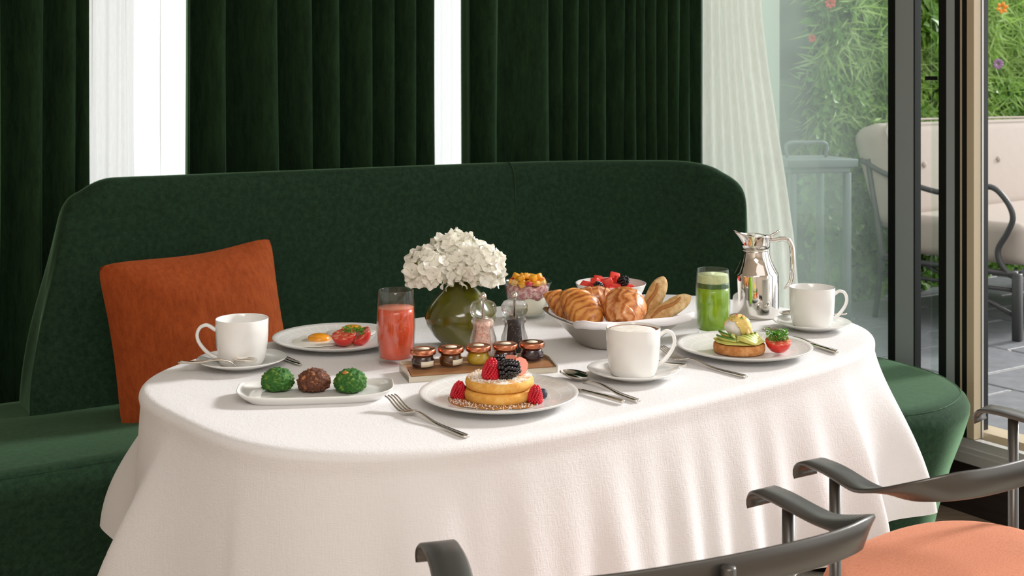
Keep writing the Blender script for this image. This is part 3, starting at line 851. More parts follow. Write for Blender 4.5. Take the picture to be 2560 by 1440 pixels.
# ------------------------------------------------------------------ tableware
def vf_obj(name, vf, mat, parent, loc=None, **k): return obj(name, vf[0], vf[1], mat, parent, loc, **k)
def saucer_vf():
    return lathe([(0, .0035), (.034, .0035), (.036, .002), (.038, 0), (.041, 0), (.044, .004), (.066, .010), (.083, .017), (.0845, .0185), (.083, .0195), (.066, .0135), (.045, .008), (.036, .0075), (.034, .006), (0, .006)], 56)
def mug_body():
    return lathe([(0, .003), (.034, .003), (.036, 0), (.038, 0), (.041, .004), (.0445, .014), (.0475, .032), (.0492, .056), (.0498, .086), (.0490, .0875), (.0478, .086), (.0470, .056), (.0448, .030), (.040, .012), (.030, .008), (0, .0075)], 56)
def mug_handle():
    p = cr([(.0485, 0, .066), (.054, 0, .0695), (.065, 0, .0755), (.077, 0, .072), (.083, 0, .060), (.081, 0, .046), (.071, 0, .031), (.058, 0, .019), (.0455, 0, .0135)], 6)
    return tube(p, [.0052 - .0012 * math.sin(PI * i / (len(p) - 1)) for i in range(len(p))], 10, flat=.85)
def spoon_parts(t, L, bw, bl, mat, lift=.0, dip=0.0):
    """along +x: handle end at x=0, bowl tip at x=L, lying on z=0"""
    st = []
    for k in range(25):
        f = k / 24; x = f * (L - bl + .006)
        w = (.0062 - .0038 * sm(.1, .8, f)) * (.75 + .25 * sm(0, .04, f))
        z = .0035 + lift * (1 - f) + .009 * math.sin(PI * min(1, f * 1.0)) * sm(.25, .9, f) - .004 * sm(.9, 1, f)
        st.append(((x, 0, z), (0, w, 0), (0, 0, .0014 + .0004 * (1 - f))))
    obj('handle', *ribbon(st), mat, t)
    rows = []
    for j in range(13):
        f = j / 12
        a = f * PI
        hw = bw / 2 * (math.sin(a) ** .75 if 0 < f < 1 else .12) * (1.06 - .12 * f) * (1 if f > .02 else .4)
        x = L - bl + bl * (1 - math.cos(a)) / 2
        r = []
        for i in range(11):
            b = -1 + 2 * i / 10
            dp = .0085 * (1 - b * b) * (math.sin(a) ** .8) + .0
            r.append((x, b * hw, .0105 - dp + .0008 - .003 * (1 - f) * 0))
        rows.append(r)
    o = obj('bowl', *grid(rows), mat, t)
    md = o.modifiers.new('thickness', 'SOLIDIFY'); md.thickness = .0012; md.offset = 1
def fork_parts(t, L, mat):
    def zc(x):
        f = x / L
        return .003 + .008 * math.exp(-((f - .60) / .16) ** 2) + .018 * sm(.74, 1.0, f) ** 1.3
    st = []
    for k in range(25):
        x = k / 24 * L * .66; f = k / 24
        w = .0062 - .0040 * sm(.1, .9, f)
        st.append(((x, 0, zc(x)), (0, w * (.75 + .25 * sm(0, .04, f)), 0), (0, 0, .0015)))
    obj('handle', *ribbon(st), mat, t)
    st = []
    for k in range(9):
        x = L * (.645 + .105 * k / 8); f = k / 8
        st.append(((x, 0, zc(x)), (0, .0026 + .0098 * sm(0, .7, f), 0), (0, 0, .0011)))
    obj('head', *ribbon(st), mat, t)
    for i in range(4):
        y = (-1.5 + i) * .0065
        st = []
        for k in range(8):
            x = L * (.745 + .255 * k / 7)
            st.append(((x, y * (1 - .06 * k / 7), zc(x)), (0, .0019 - .0009 * k / 7, 0), (0, 0, .0010)))
        obj('tine', *ribbon(st), mat, t)
def knife_parts(t, L, mat):
    obj('handle', *tube([(0, 0, .0046), (.003, 0, .0046), (.03, 0, .0048), (L * .42, 0, .0046), (L * .46, 0, .0042)], [.0030, .0046, .0046, .0040, .0030], 12, flat=.8), mat, t)
    st = []
    for k in range(17):
        f = k / 16; x = L * (.455 + .545 * f)
        top = .0055 + .0035 * sm(0, .12, f) - .0075 * sm(.72, 1, f) ** 1.5
        bot = -.0045 - .0035 * sm(0, .2, f) + .0035 * sm(.8, 1, f)
        c = (top + bot) / 2
        st.append(((x, c, .0040), (0, max(.0006, (top - bot) / 2), 0), (0, 0, .0007)))
    obj('blade', *ribbon(st), mat, t)
def lay(kind, label, p_end, p_tip, L, bw=.038, bl=.062, z=TZ, lift=0, group=None):
    d = (p_tip - p_end); d.z = 0
    a = math.atan2(d.y, d.x)
    t = thing(kind, label, kind.replace('tea_spoon', 'spoon').replace('table_', ''), (p_end.x, p_end.y, z + .0004), a, group)
    if kind == 'fork': fork_parts(t, L, M['silver'])
    elif kind == 'knife': knife_parts(t, L, M['silver'])
    else: spoon_parts(t, L, bw, bl, M['silver'], lift)
    return t

def mug_set(px, py, hang, name, lab_s, full=False):
    c = T(px, py)
    s = obj('saucer', *saucer_vf(), M['porcelain'], None, c); tag(s, lab_s, 'saucer')
    m = thing('mug', name, 'mug', (c.x, c.y, TZ + .0063), hang)
    obj('body', *mug_body(), M['porcelain'], m)
    obj('handle', *mug_handle(), M['porcelain'], m)
    if full:
        fo = obj('foam', *lathe([(0, .0842), (.030, .0842), (.0415, .0836), (.0430, .082), (.041, .080), (0, .080)], 40), M['coffee'], m, (-.0035, -.004, 0))
        obj('crema', *lathe([(0, .0812), (.0468, .0826), (.0468, .080), (0, .077)], 44), M['cocoa'], m)
    return c, m
mc1, m1 = mug_set(605, 918, math.radians(188), 'empty white porcelain mug in front of the rust cushion', 'white saucer under the mug beside the three choux buns')
mc2, m2 = mug_set(1583, 945, math.radians(18), 'white porcelain mug full of cappuccino in front of the bread bowl', 'white saucer under the cappuccino mug', True)
mc3, m3 = mug_set(2030, 823, math.radians(12), 'empty white porcelain mug beside the coffee pot', 'white saucer under the mug beside the coffee pot')
SZ = TZ + .009
sp1 = lay('tea_spoon', 'silver teaspoon crossing the saucer beside the choux buns', T(452, 926, TZ + .03), T(662, 930, TZ + .02), .145, .028, .045, z=TZ + .0185)
sp1.location = (mc1.x - .105, mc1.y - .058, TZ + .0195); sp1.rotation_euler = (0, math.radians(1.5), math.radians(2))
sp2 = lay('tea_spoon', 'silver teaspoon on the saucer of the cappuccino', T(1715, 935, TZ + .02), T(1560, 925, TZ + .01), .14, .028, .045, z=TZ + .018)
sp2.location = (mc2.x + .098, mc2.y + .0, TZ + .0200); sp2.rotation_euler = (0, math.radians(2), math.radians(154))
sp3 = lay('tea_spoon', 'silver teaspoon on the saucer beside the coffee pot', T(2132, 803, TZ + .02), T(1990, 800, TZ + .01), .15, .028, .045, z=TZ + .018)
sp3.location = (mc3.x + .092, mc3.y + .056, TZ + .0205); sp3.rotation_euler = (0, math.radians(2), math.radians(178))

def plate(px, py, label, r=.134):
    c = T(px, py + 4)
    k = r / .134
    o = obj('dinner_plate', *lathe([(0, .004), (.070, .004), (.074, 0), (.079, 0), (.082, .004), (.105, .0085), (.128, .0155), (.1335, .0185), (.1345, .0200), (.1335, .0212), (.127, .0185), (.104, .0118), (.082, .0076), (.074, .0068), (0, .0066)], 80), M['plate'], None, c)
    tag(o, label, 'plate'); return c
pc = plate(1247, 1003, 'white woven-relief plate under the pancakes')
ac = plate(1860, 882, 'white woven-relief plate under the avocado muffin')
ec = plate(845, 859, 'white woven-relief plate under the fried eggs')
PZ = TZ + .0068
# oblong plate for the choux
cc = Vector((-.337, 2.064, TZ))
rows = []
for k, z in [(.30, .0045), (.78, .0045), (.80, .0), (.84, .0), (.87, .0035), (.95, .008), (1.0, .0125), (1.005, .0140), (.995, .0150), (.94, .0115), (.86, .0085), (.80, .0075), (.30, .0072)]:
    r = []
    for i in range(96):
        p = se(2 * PI * i / 96, .132 * k, .061 * k, 4.2)
        zz = z + .006 * max(0, k - .86) / .14 * (abs(p.x) / .132) ** 4
        r.append((p.x, p.y, zz))
    rows.append(r)
V, F = grid(rows, closed_u=True); F.append(tuple(range(96))); F.append(tuple(range(len(V) - 96, len(V))))
op = obj('oblong_plate', V, F, M['porcelain'], None, cc); op.rotation_euler = (0, 0, math.radians(7))
tag(op, 'white oblong plate with upturned rim under the choux buns', 'plate')
def bun(px, py, mat, label, seed, fill=False):
    p = T(px, py, TZ + .0075)
    b = obj('choux_bun', *ball(.0275, 5, 1, 1, .80, .10, 9, seed), mat, None)
    for v in b.data.vertices:
        if v.co.z < -.013: v.co.z = -.013 + (v.co.z + .013) * .15
        d = .0034 * noise.noise(v.co * 230 + Vector((seed, 0, 0))); v.co *= 1 + d / .027
    zmin = min(v.co.z for v in b.data.vertices)
    b.location = (p.x, p.y, TZ + .0078 - zmin)
    if fill:
        obj('filling', *xf(ball(.006, 2, 1, 1, .5), Tr(-.007, -.012, .0185)), M['filling'], b)
    return tag(b, label, 'pastry')
bun(694, 975, M['choux_g'], 'green pistachio choux bun beside the saucer', 2.1)
bun(785, 976, M['choux_b'], 'brown cocoa choux bun between the two green ones', 5.3)
bun(876, 978, M['choux_g'], 'green pistachio choux bun with caramel filling peeking out', 8.8, True)

def tumbler(px, py, label, layers, H=.141):
    c = T(px, py)
    t = thing('tumbler', label, 'glass', c)
    outer = [(0, 0), (.030, 0), (.0325, .002), (.0335, .012), (.0362, .04), (.0375, .07), (.0368, .10), (.0340, H), (.0333, H + .001), (.0326, H), (.0353, .10), (.0360, .07), (.0347, .04), (.0322, .016), (.028, .0125), (0, .012)]
    obj('glass', *lathe(outer, 56), M['glass'], t)
    def rad(z):
        pr = [(.0322, .016), (.0347, .04), (.0360, .07), (.0353, .10), (.0326, H)]
        for (r0, z0), (r1, z1) in zip(pr, pr[1:]):
            if z0 <= z <= z1: return r0 + (r1 - r0) * (z - z0) / (z1 - z0) - .0004
        return pr[0][0] - .0004
    for nm, z0, z1, mat in layers:
        n = 8; prof = [(0, z0)] + [(rad(z0 + (z1 - z0) * k / n) * (.985 if k == 0 else 1), z0 + (z1 - z0) * k / n) for k in range(n + 1)] + [(0, z1 - .0005)]
        obj(nm, *lathe(prof, 48), mat, t)
    return t
tumbler(990, 908, 'tall tumbler of blood orange juice next to the jam tray', [('juice', .0128, .108, M['redjuice']), ('foam', .108, .1088, M['pinkfoam'])])
tumbler(1782, 837, 'tall tumbler of green juice with pale foam beside the coffee pot', [('juice', .0128, .103, M['greenjuice']), ('dark_layer', .103, .113, M['greendark']), ('foam', .113, .131, M['greenfoam'])])

# cutlery
fk = lay('fork', 'silver fork beside the pancake plate', T(1168, 1097), T(975, 990, TZ + .02), .222)
kn = lay('knife', 'silver table knife beside the pancake plate', T(1560, 1012), T(1330, 950), .232)
tsp = lay('table_spoon', 'silver table spoon lying beyond the pancake knife', T(1596, 1002, TZ + .004), T(1392, 918, TZ + .012), .225, .043, .070)
fk2 = lay('fork', 'silver fork between cappuccino and avocado plate', T(1866, 946), T(1652, 868, TZ + .02), .222)
kn2 = lay('knife', 'silver table knife beside the avocado plate', T(2094, 887), T(1952, 843), .215)
ts2 = lay('table_spoon', 'silver table spoon beside the avocado plate pointing at the coffee pot', T(2094, 878, TZ + .004), T(1884, 812, TZ + .012), .225, .043, .070)
kn3 = lay('knife', 'silver table knife beside the fried egg plate', T(634, 866), T(757, 919), .225)
fk3 = lay('knife', 'silver butter knife behind the blood orange juice', T(912, 818), T(962, 833), .17)

# jam tray and jars
tl_, tr2 = T(1022, 957), T(1394, 931)
ta = math.atan2(tr2.y - tl_.y, tr2.x - tl_.x); tlen = (tr2 - tl_).length
tray = thing('jam_tray', 'long tan topped tray carrying five jam jars', 'tray', (tl_.x, tl_.y, TZ), ta)
def prism(prof, x0, x1):
    n = len(prof)
    V = [(x0, y, z) for y, z in prof] + [(x1, y, z) for y, z in prof]
    F = [(i, (i + 1) % n, n + (i + 1) % n, n + i) for i in range(n)] + [tuple(range(n)), tuple(range(2 * n - 1, n - 1, -1))]
    return V, F
obj('base', *prism([(0, 0), (.088, 0), (.088, .010), (0, .010)], 0, tlen), M['trayside'], tray, smooth=False)
obj('board', *prism([(.002, .0102), (.086, .0102), (.086, .0135), (.03, .0155), (.002, .0115)], .006, tlen - .006), M['traytop'], tray, smooth=False)
for x in (0, tlen - .003):
    obj('end_lip', *prism([(-.001, 0), (.089, 0), (.089, .017), (.045, .021), (-.001, .013)], x, x + .003), M['trayside'], tray, smooth=False)
obj('back_lip', *prism([(.086, .0), (.089, .0), (.089, .020), (.086, .020)], 0, tlen), M['trayside'], tray, smooth=False)
jams = [((58, 26, 20), 'dark plum jam jar at the juice end of the tray', 1), ((92, 54, 14), 'amber brown honey jar second from the juice', 1), ((190, 156, 36), 'yellow marmalade jar in the middle of the tray', 0), ((70, 20, 14), 'dark red jam jar second from the spoon end', 1), ((44, 14, 26), 'deep purple jam jar at the spoon end of the tray', 0)]
for i, (col, lab, wl) in enumerate(jams):
    f = (.036 + i * (tlen - .072) / 4)
    p = Matrix.Translation((tl_.x, tl_.y, TZ)) @ Rz(ta) @ Vector((f, .046, .0158))
    j = thing('jam_jar', lab, 'jar', p, ta + random.uniform(-.3, .3))
    jm = pm('jam_%d' % i, col, .25, sss=.1, coat=.3)
    obj('jam', *lathe([(0, .0015), (.019, .0015), (.0208, .005), (.0208, .0145), (.0185, .0175), (.0185, .0235), (0, .0235)], 36), jm, j)
    obj('glass', *lathe([(0, 0), (.0195, 0), (.0222, .004), (.0222, .0150), (.0198, .0182), (.0198, .025), (.0188, .025)], 36), M['glass'], j)
    ld = obj('lid', *lathe([(.0225, .0245), (.0237, .0250), (.0240, .0268), (.0238, .0330), (.0226, .0345), (.0205, .0349), (.0190, .0341), (0, .0341)], 40), M['copper'], j)
    obj('sticker', *xf(lathe([(0, .0343), (.0108, .0343), (.0108, .0345), (0, .0345)], 24), Tr(.001, .001, 0)), M['cream'], ld)
    if wl:
        rows = [[(.0225 * math.cos(a), .0225 * math.sin(a), z) for a in [math.radians(-95 + 70 * k / 10) for k in range(11)]] for z in (.0045, .0145)]
        o = obj('label_band', *grid(rows), M['cream'], j)
        md = o.modifiers.new('thickness', 'SOLIDIFY'); md.thickness = .0003; md.offset = 1

# mills
mill_glass = NT('clear_acrylic'); mg = mill_glass
mg.t.nodes.remove(mg.p)
_tr = mg.n('ShaderNodeBsdfTransparent'); _tr.inputs[0].default_value = (.97, .97, .97, 1)
_gl = mg.n('ShaderNodeBsdfGlass'); _gl.inputs['IOR'].default_value = 1.45; _gl.inputs['Roughness'].default_value = .02
_lw = mg.n('ShaderNodeLayerWeight'); _lw.inputs[0].default_value = .45
_mx = mg.n('ShaderNodeMixShader'); _mp = mg.math('ADD', mg.math('MULTIPLY', _lw.outputs['Facing'], .9), .12)
mg.l(_mp, _mx.inputs[0]); mg.l(_tr.outputs[0], _mx.inputs[1]); mg.l(_gl.outputs[0], _mx.inputs[2]); mg.l(_mx.outputs[0], mg.out.inputs[0])
def mill(px, py, label, mat):
    c = T(px, py)
    t = thing('spice_mill', label, 'mill', c)
    obj('body', *lathe([(0, 0), (.0235, 0), (.0255, .003), (.0262, .014), (.0272, .026), (.0262, .038), (.0215, .052), (.0195, .060), (.0205, .066), (.0235, .069), (.0240, .073), (.0215, .077), (.0165, .078), (0, .078)], 44), mill_glass.m, t)
    obj('contents', *lathe([(0, .006), (.0150, .006), (.0158, .03), (.0140, .050), (.0128, .060), (.0150, .070), (0, .071)], 32), mat, t)
    obj('head', *lathe([(0, .0785), (.019, .0785), (.0235, .083), (.0268, .091), (.0262, .101), (.0215, .109), (.012, .1125), (0, .113)], 44), mill_glass.m, t)
    obj('spindle', *lathe([(.0022, .079), (.0022, .112), (.0034, .1135), (.0034, .1150)], 14), M['silver'], t)
    obj('knob', *lathe([(.0034, .1145), (.0064, .1165), (.0074, .1200), (.0060, .1240), (.0028, .1275), (.0010, .1290), (0, .1292)], 24), M['silver'], t)
    return t
mill(1208, 893, 'clear acrylic salt mill filled with pink salt', M['salt'])
mill(1286, 890, 'clear acrylic pepper mill filled with peppercorns', M['pepper'])

# vase and hydrangeas
vc = T(1151, 864)
vase = obj('vase', *lathe([(0, 0), (.030, 0), (.036, .004), (.055, .022), (.070, .045), (.0735, .060), (.068, .078), (.050, .103), (.031, .122), (.0205, .131), (.0175, .134), (.0185, .136), (.0165, .1345), (.016, .128), (.028, .118), (0, .110)], 56), M['vase'], None, vc)
tag(vase, 'teardrop olive green glass vase holding white hydrangeas', 'vase')
def floret_mesh():
    V, F = [], []
    for k in range(4):
        a = k * PI / 2
        rows = []
        for j in range(5):
            f = j / 4; r = .0015 + .0125 * f
            hw = .0092 * math.sin(PI * (.16 + .70 * f)) ** .6 if j else .0022
            rr = []
            for i in range(5):
                b = -1 + i / 2
                rr.append(Rz(a) @ Vector((r - .0018 * b * b * f, hw * b, .0045 * f * f - .0022 * f * b * b + .0012 * math.sin(b * 3 + k) * f)))
            rows.append(rr)
        V, F = join((V, F), grid(rows))
    V, F = join((V, F), ball(.0013, 1))
    return V, F
fl_me = []
for k in range(3):
    o = obj('floret', *floret_mesh(), M['petal']); fl_me.append(o.data); bpy.data.objects.remove(o)
def bloom(px, py, d, rx, rz_, label, n, seed, vdir):
    c = ray(px, py, d)
    rnd = random.Random(seed)
    t = thing('hydrangea', label, 'flower', c)
    g = PI * (3 - math.sqrt(5))
    for k in range(n):
        z = 1 - 1.62 * (k + .5) / n
        r = math.sqrt(max(0, 1 - z * z)); a = k * g
        dd = Vector((r * math.cos(a), r * math.sin(a), z))
        p = Vector((dd.x * rx, dd.y * rx, dd.z * rz_)) * rnd.uniform(.80, 1.02)
        o = obj_me('floret', fl_me[k % 3], None, t, p)
        nd = (dd + Vector((rnd.uniform(-.55, .55), rnd.uniform(-.55, .55), rnd.uniform(-.4, .5)))).normalized()
        q = nd.to_track_quat('Z', 'Y'); o.rotation_mode = 'QUATERNION'
        o.rotation_quaternion = q @ Matrix.Rotation(rnd.uniform(0, 6), 4, 'Z').to_quaternion()
        s_ = rnd.uniform(.85, 1.25); o.scale = (s_, s_, s_)
    obj('core', *ball(1, 3, rx * .72, rx * .72, rz_ * .70, .15, 4, seed), M['floret_c'], t)
    st = vc + Vector((vdir[0], vdir[1], .118))
    obj('stem', *tube(cr([Vector((0, 0, -rz_ * .3)), (Vector((0, 0, -rz_ * .5)) + (st - c)) * .5 + Vector((0, 0, .005)), st - c], 5), .0026, 8), M['stem'], t)
bloom(1078, 672, 2.46, .055, .046, 'white hydrangea head drooping towards the blood orange juice', 95, 3, (-.006, 0))
bloom(1200, 672, 2.46, .052, .048, 'white hydrangea head drooping over the salt mill', 95, 5, (.006, 0))
bloom(1140, 640, 2.50, .064, .050, 'white hydrangea head crowning the top of the vase', 110, 9, (0, .006))

# ------------------------------------------------------------------ coffee pot
kc = T(1889, 791)
pot = thing('coffee_pot', 'mirror polished steel coffee pot with hinged lid and long handle', 'pot', kc, math.radians(2))
def pot_r(z):
    P = [(0, .050), (.004, .0525), (.010, .0528), (.112, .0528), (.118, .0515), (.128, .044), (.139, .033), (.150, .0272), (.160, .0255), (.172, .0258), (.178, .0262)]
    for (z0, r0), (z1, r1) in zip(P, P[1:]):
        if z0 <= z <= z1: return r0 + (r1 - r0) * (z - z0) / (z1 - z0)
    return .026
obj('body', *lathe([(0, 0), (.046, 0), (.0500, .0015), (.0525, .005), (.0528, .012), (.0528, .098), (.0522, .1015), (.0500, .105), (.0460, .1125), (.0415, .121), (.0372, .130), (.0338, .140), (.0318, .150), (.0312, .160), (0, .160)], 64), M['chrome'], pot)
obj('collar_ring', *lathe([(.0312, .1535), (.0324, .155), (.0324, .157), (.0312, .1585)], 48), M['chrome'], pot)
rows = []
for z, k in [(.162, 0), (.168, .03), (.175, .14), (.182, .38), (.188, .72), (.191, 1.0)]:
    r = []
    for i in range(48):
        a = 2 * PI * i / 48
        w = max(0, math.cos(a - PI)) ** 6                     # lip to the left
        rad = .0310 + .0010 * k + .0210 * k * w
        r.append((rad * math.cos(a), rad * math.sin(a) * (1 - .18 * k * w), z + .010 * k * w - .004 * k * max(0, math.cos(a)) ** 2))
    rows.append(r)
o = obj('spout', *grid(rows, closed_u=True), M['chrome'], pot)
md = o.modifiers.new('thickness', 'SOLIDIFY'); md.thickness = .0016; md.offset = -1
o = obj('lid', *lathe([(0, .1915), (.010, .191), (.023, .188), (.0290, .1845), (.0280, .1835), (0, .1835)], 36), M['chrome'], pot)
o.rotation_euler = (0, math.radians(5), 0); o.location = (-.012, 0, .001)
obj('hinge', *xf(rbox(-.006, .010, -.007, .007, .178, .190, .002, 2), Tr(.028, 0, 0)), M['chrome'], pot)
obj('thumb_lever', *tube(cr([(.026, 0, .188), (.036, 0, .1885), (.046, 0, .193), (.056, 0, .2005)], 5), [.0032] * 10 + [.0026] * 5 + [.0014], 8), M['chrome'], pot)
hp = cr([(.026, 0, .178), (.045, 0, .178), (.062, 0, .181), (.076, 0, .178), (.084, 0, .166), (.087, 0, .148), (.087, 0, .12), (.086, 0, .095), (.082, 0, .080), (.074, 0, .070), (.066, 0, .062)], 6)
obj('handle', *tube(hp, [.0062 - .0045 * (abs(i / (len(hp) - 1) - .45) / .55) ** 3 if i > 24 else .0056 for i in range(len(hp))], 12), M['chrome'], pot)

# ------------------------------------------------------------------ glass bowl of yogurt
yc = T(1318, 795)
yb = thing('dessert_glass', 'clear glass cup of yogurt and diced fruit behind the pepper mill', 'bowl', yc)
obj('glass', *lathe([(0, 0), (.038, 0), (.040, .003), (.0455, .03), (.0535, .078), (.0575, .083), (.0585, .0855), (.0570, .0865), (.0545, .084), (.0515, .078), (.0435, .03), (.038, .012), (0, .011)], 56), M['glass'], yb)
obj('yogurt', *lathe([(0, .0115), (.037, .0125), (.0430, .03), (.0465, .050), (.040, .054), (0, .052)], 48), M['yogurt'], yb)
rows = []
for r0, z in [(0.001, .0525), (.040, .0525), (.0462, .0495), (.0478, .058), (.0500, .070), (.044, .076), (.001, .078)]:
    rows.append([(r0 * math.cos(2 * PI * i / 48), r0 * math.sin(2 * PI * i / 48), z + (.0035 * math.sin(i * .9) if .04 < r0 < .047 else 0)) for i in range(48)])
obj('berry_layer', *grid(rows, closed_u=True), M['compote'], yb)
rnd = random.Random(4)
cube_vf = rbox(-.0075, .0075, -.0075, .0075, -.0065, .0065, .0022, 2)
cube_me = {}
def dice(name, mat, label, group, p, s=1.0):
    if mat.name not in cube_me:
        o = obj(name, *cube_vf, mat); cube_me[mat.name] = o.data
    else:
        o = obj_me(name, cube_me[mat.name], None)
    o.location = p; o.scale = (s, s, s * rnd.uniform(.8, 1.1)); o.rotation_euler = (rnd.uniform(-.5, .5), rnd.uniform(-.5, .5), rnd.uniform(0, 3))
    return tag(o, label, 'fruit', group)
k = 0
for ring, n, z in ((.036, 13, .0835), (.021, 8, .0865), (.006, 3, .0935), (.026, 6, .094)):
    for i in range(n):
        a = 2 * PI * i / n + ring * 40
        p = yc + Vector((ring * math.cos(a) + rnd.uniform(-.002, .002), ring * math.sin(a) + rnd.uniform(-.002, .002), z + rnd.uniform(-.002, .003)))
        kind = 0 if k % 4 in (0, 2) or z > .09 else (1 if k % 4 == 1 else 2)
        if kind == 0: dice('mango_cube', M['mango'], 'orange mango dice on top of the yogurt cup', 'mango dice in the yogurt cup', p)
        elif kind == 1: dice('melon_cube', M['melon'], 'pale melon dice on top of the yogurt cup', 'melon dice in the yogurt cup', p)
        else: dice('berry_piece', M['rasp_bit'], 'pink berry piece among the fruit of the yogurt cup', 'berry pieces in the yogurt cup', p, .8)
        k += 1

# ------------------------------------------------------------------ berries
def drupe(r_body, h, n_rows, rd, taper):
    """aggregate berry standing on its base, tip up"""
    V, F = [], []
    base = ball(rd, 1)
    for j in range(n_rows):
        f = (j + .5) / n_rows
        rr = r_body * (math.sin(PI * (.20 + .72 * f)) ** taper if taper < 1 else min(1, .78 + 1.6 * f) * max(.05, 1 - f ** 2.4) ** .62)
        z = h * f
        m = max(1, int(2 * PI * rr / (rd * 1.75)))
        for i in range(m):
            a = 2 * PI * (i + .5 * (j % 2)) / m
            V, F = join((V, F), xf(base, Tr(rr * math.cos(a), rr * math.sin(a), z)))
    V, F = join((V, F), xf(ball(r_body * .86, 2, 1, 1, h / r_body * .56), Tr(0, 0, h * .5)))
    return V, F
ras = drupe(.0084, .0215, 11, .0019, 2); bla = drupe(.0090, .0240, 8, .0029, .65)
def berry(kind, p, rot, label, s=1.0):
    vf, mat = (ras, M['raspberry']) if kind == 'raspberry' else (bla, M['blackberry'])
    o = obj(kind, *vf, mat, None, p); o.rotation_euler = rot; o.scale = (s, s, s)
    return tag(o, label, 'berry')

# ------------------------------------------------------------------ pancakes
kp = pc + Vector((0, 0, .0074))
def pancake(R, h, mats, seed):
    prof = [(0, 0), (R * .90, 0), (R * .98, .003), (R, .0075), (R * .99, .0115), (R * .95, .0150), (R * .88, .0165), (0, .0168)]
    V, F = lathe(prof, 64)
    out = []
    for v in V:
        v = Vector(v); a = math.atan2(v.y, v.x)
        k = 1 + .02 * noise.noise(Vector((math.cos(a) * 1.5, math.sin(a) * 1.5, seed)))
        out.append(Vector((v.x * k, v.y * k, v.z * h / .0168 + .0006 * noise.noise(v * 60 + Vector((seed, 0, 0))))))
    return out, F
pk1 = obj('pancake', *pancake(.058, .0190, None, 1), M['pancake'], None, kp); tag(pk1, 'thick golden pancake lying on the plate under another', 'pancake')
pk2 = obj('pancake', *pancake(.0585, .0190, None, 5), M['pancake'], None, kp + Vector((.001, .003, .0195))); tag(pk2, 'thick sugar dusted pancake on top of the stack', 'pancake')
pk2.data.materials.append(M['pancake_top'])
for p in pk2.data.polygons:
    if p.center.z > .0165: p.material_index = 1
sy = obj('syrup_pool', *xf(ball(1, 4, .082, .066, .0016, .25, 2.0, 3), Tr(0, 0, 0)), M['syrup'], None, kp + Vector((-.010, -.006, .0006)))
tag(sy, 'thin maple syrup pool around the pancake stack', 'syrup')
V, F = [], []
rnd = random.Random(11); tri = ball(.0007, 0)
for _ in range(420):
    a, r = rnd.uniform(0, 2 * PI), rnd.uniform(.060, .086)
    if rnd.random() < .5: a = rnd.uniform(PI * .9, PI * 1.75)
    V, F = join((V, F), xf(tri, Tr(r * math.cos(a), r * math.sin(a) * .92, .0026) @ Matrix.Scale(rnd.uniform(.6, 1.6), 4)))
for _ in range(420):
    a, r = rnd.uniform(0, 2 * PI), .0555 * math.sqrt(rnd.random())
    V, F = join((V, F), xf(tri, Tr(.001 + r * math.cos(a), .003 + r * math.sin(a), .0390) @ Matrix.Scale(rnd.uniform(.7, 1.8), 4)))
su = obj('icing_sugar', V, F, M['sugar'], None, kp, smooth=False, kind='stuff'); tag(su, 'icing sugar dusted over pancakes and plate', 'sugar')
kt = kp + Vector((0, .003, .0392))
berry('raspberry', kt + Vector((-.014, -.022, -.001)), (.05, .10, 0), 'large raspberry standing on the pancakes', 1.6)
berry('blackberry', kt + Vector((.000, -.024, .012)), (.15, math.radians(80), .25), 'big blackberry lying on the front of the pancakes', 1.5)
berry('blackberry', kt + Vector((-.001, .006, .0)), (.0, .1, .6), 'small blackberry behind the large raspberry', 1.3)
def straw(p, rot, label, s):
    t = thing('strawberry_half', label, 'berry', p); t.rotation_euler = rot
    V, F = [], []
    prof = [(0, 0), (.004, .001), (.0085, .006), (.0105, .012), (.0095, .018), (.005, .0215), (0, .022)]
    rows = [[(r * math.cos(PI * i / 16), r * math.sin(PI * i / 16), z) for i in range(17)] for r, z in prof]
    obj('skin', *xf(grid(rows), Matrix.Scale(s, 4)), M['strawberry'], t)
    rows = [[(r * (-1 + 2 * i / 8), -.0002, z) for i in range(9)] for r, z in prof]
    obj('cut_face', *xf(grid(rows), Matrix.Scale(s, 4)), M['straw_in'], t)
straw(kt + Vector((.018, .006, .002)), (-.1, .1, .2), 'strawberry half standing behind the blackberries', 1.35)
straw(kt + Vector((.034, -.004, .001)), (-.3, .45, .5), 'strawberry half leaning at the edge of the pancakes', 1.35)
berry('raspberry', pc + Vector((-.070, .000, .0080)), (.1, .15, .3), 'raspberry beside the stack towards the fork', 1.35)
berry('raspberry', pc + Vector((.060, -.030, .0078)), (-.05, .10, .3), 'raspberry beside the stack towards the knife', 1.35)
for dx, dy, lb in ((.073, -.008, 'blueberry behind the raspberry towards the knife'), (-.0605, .014, 'blueberry behind the raspberry towards the fork')):
    b = obj('blueberry', *lathe([(0, 0), (.004, .0005), (.0085, .005), (.0092, .0095), (.0078, .0145), (.0042, .0172), (.0030, .0168), (.0015, .0155), (0, .0152)], 28), M['blueberry'], None, pc + Vector((dx, dy, .0080)))
    tag(b, lb, 'berry')

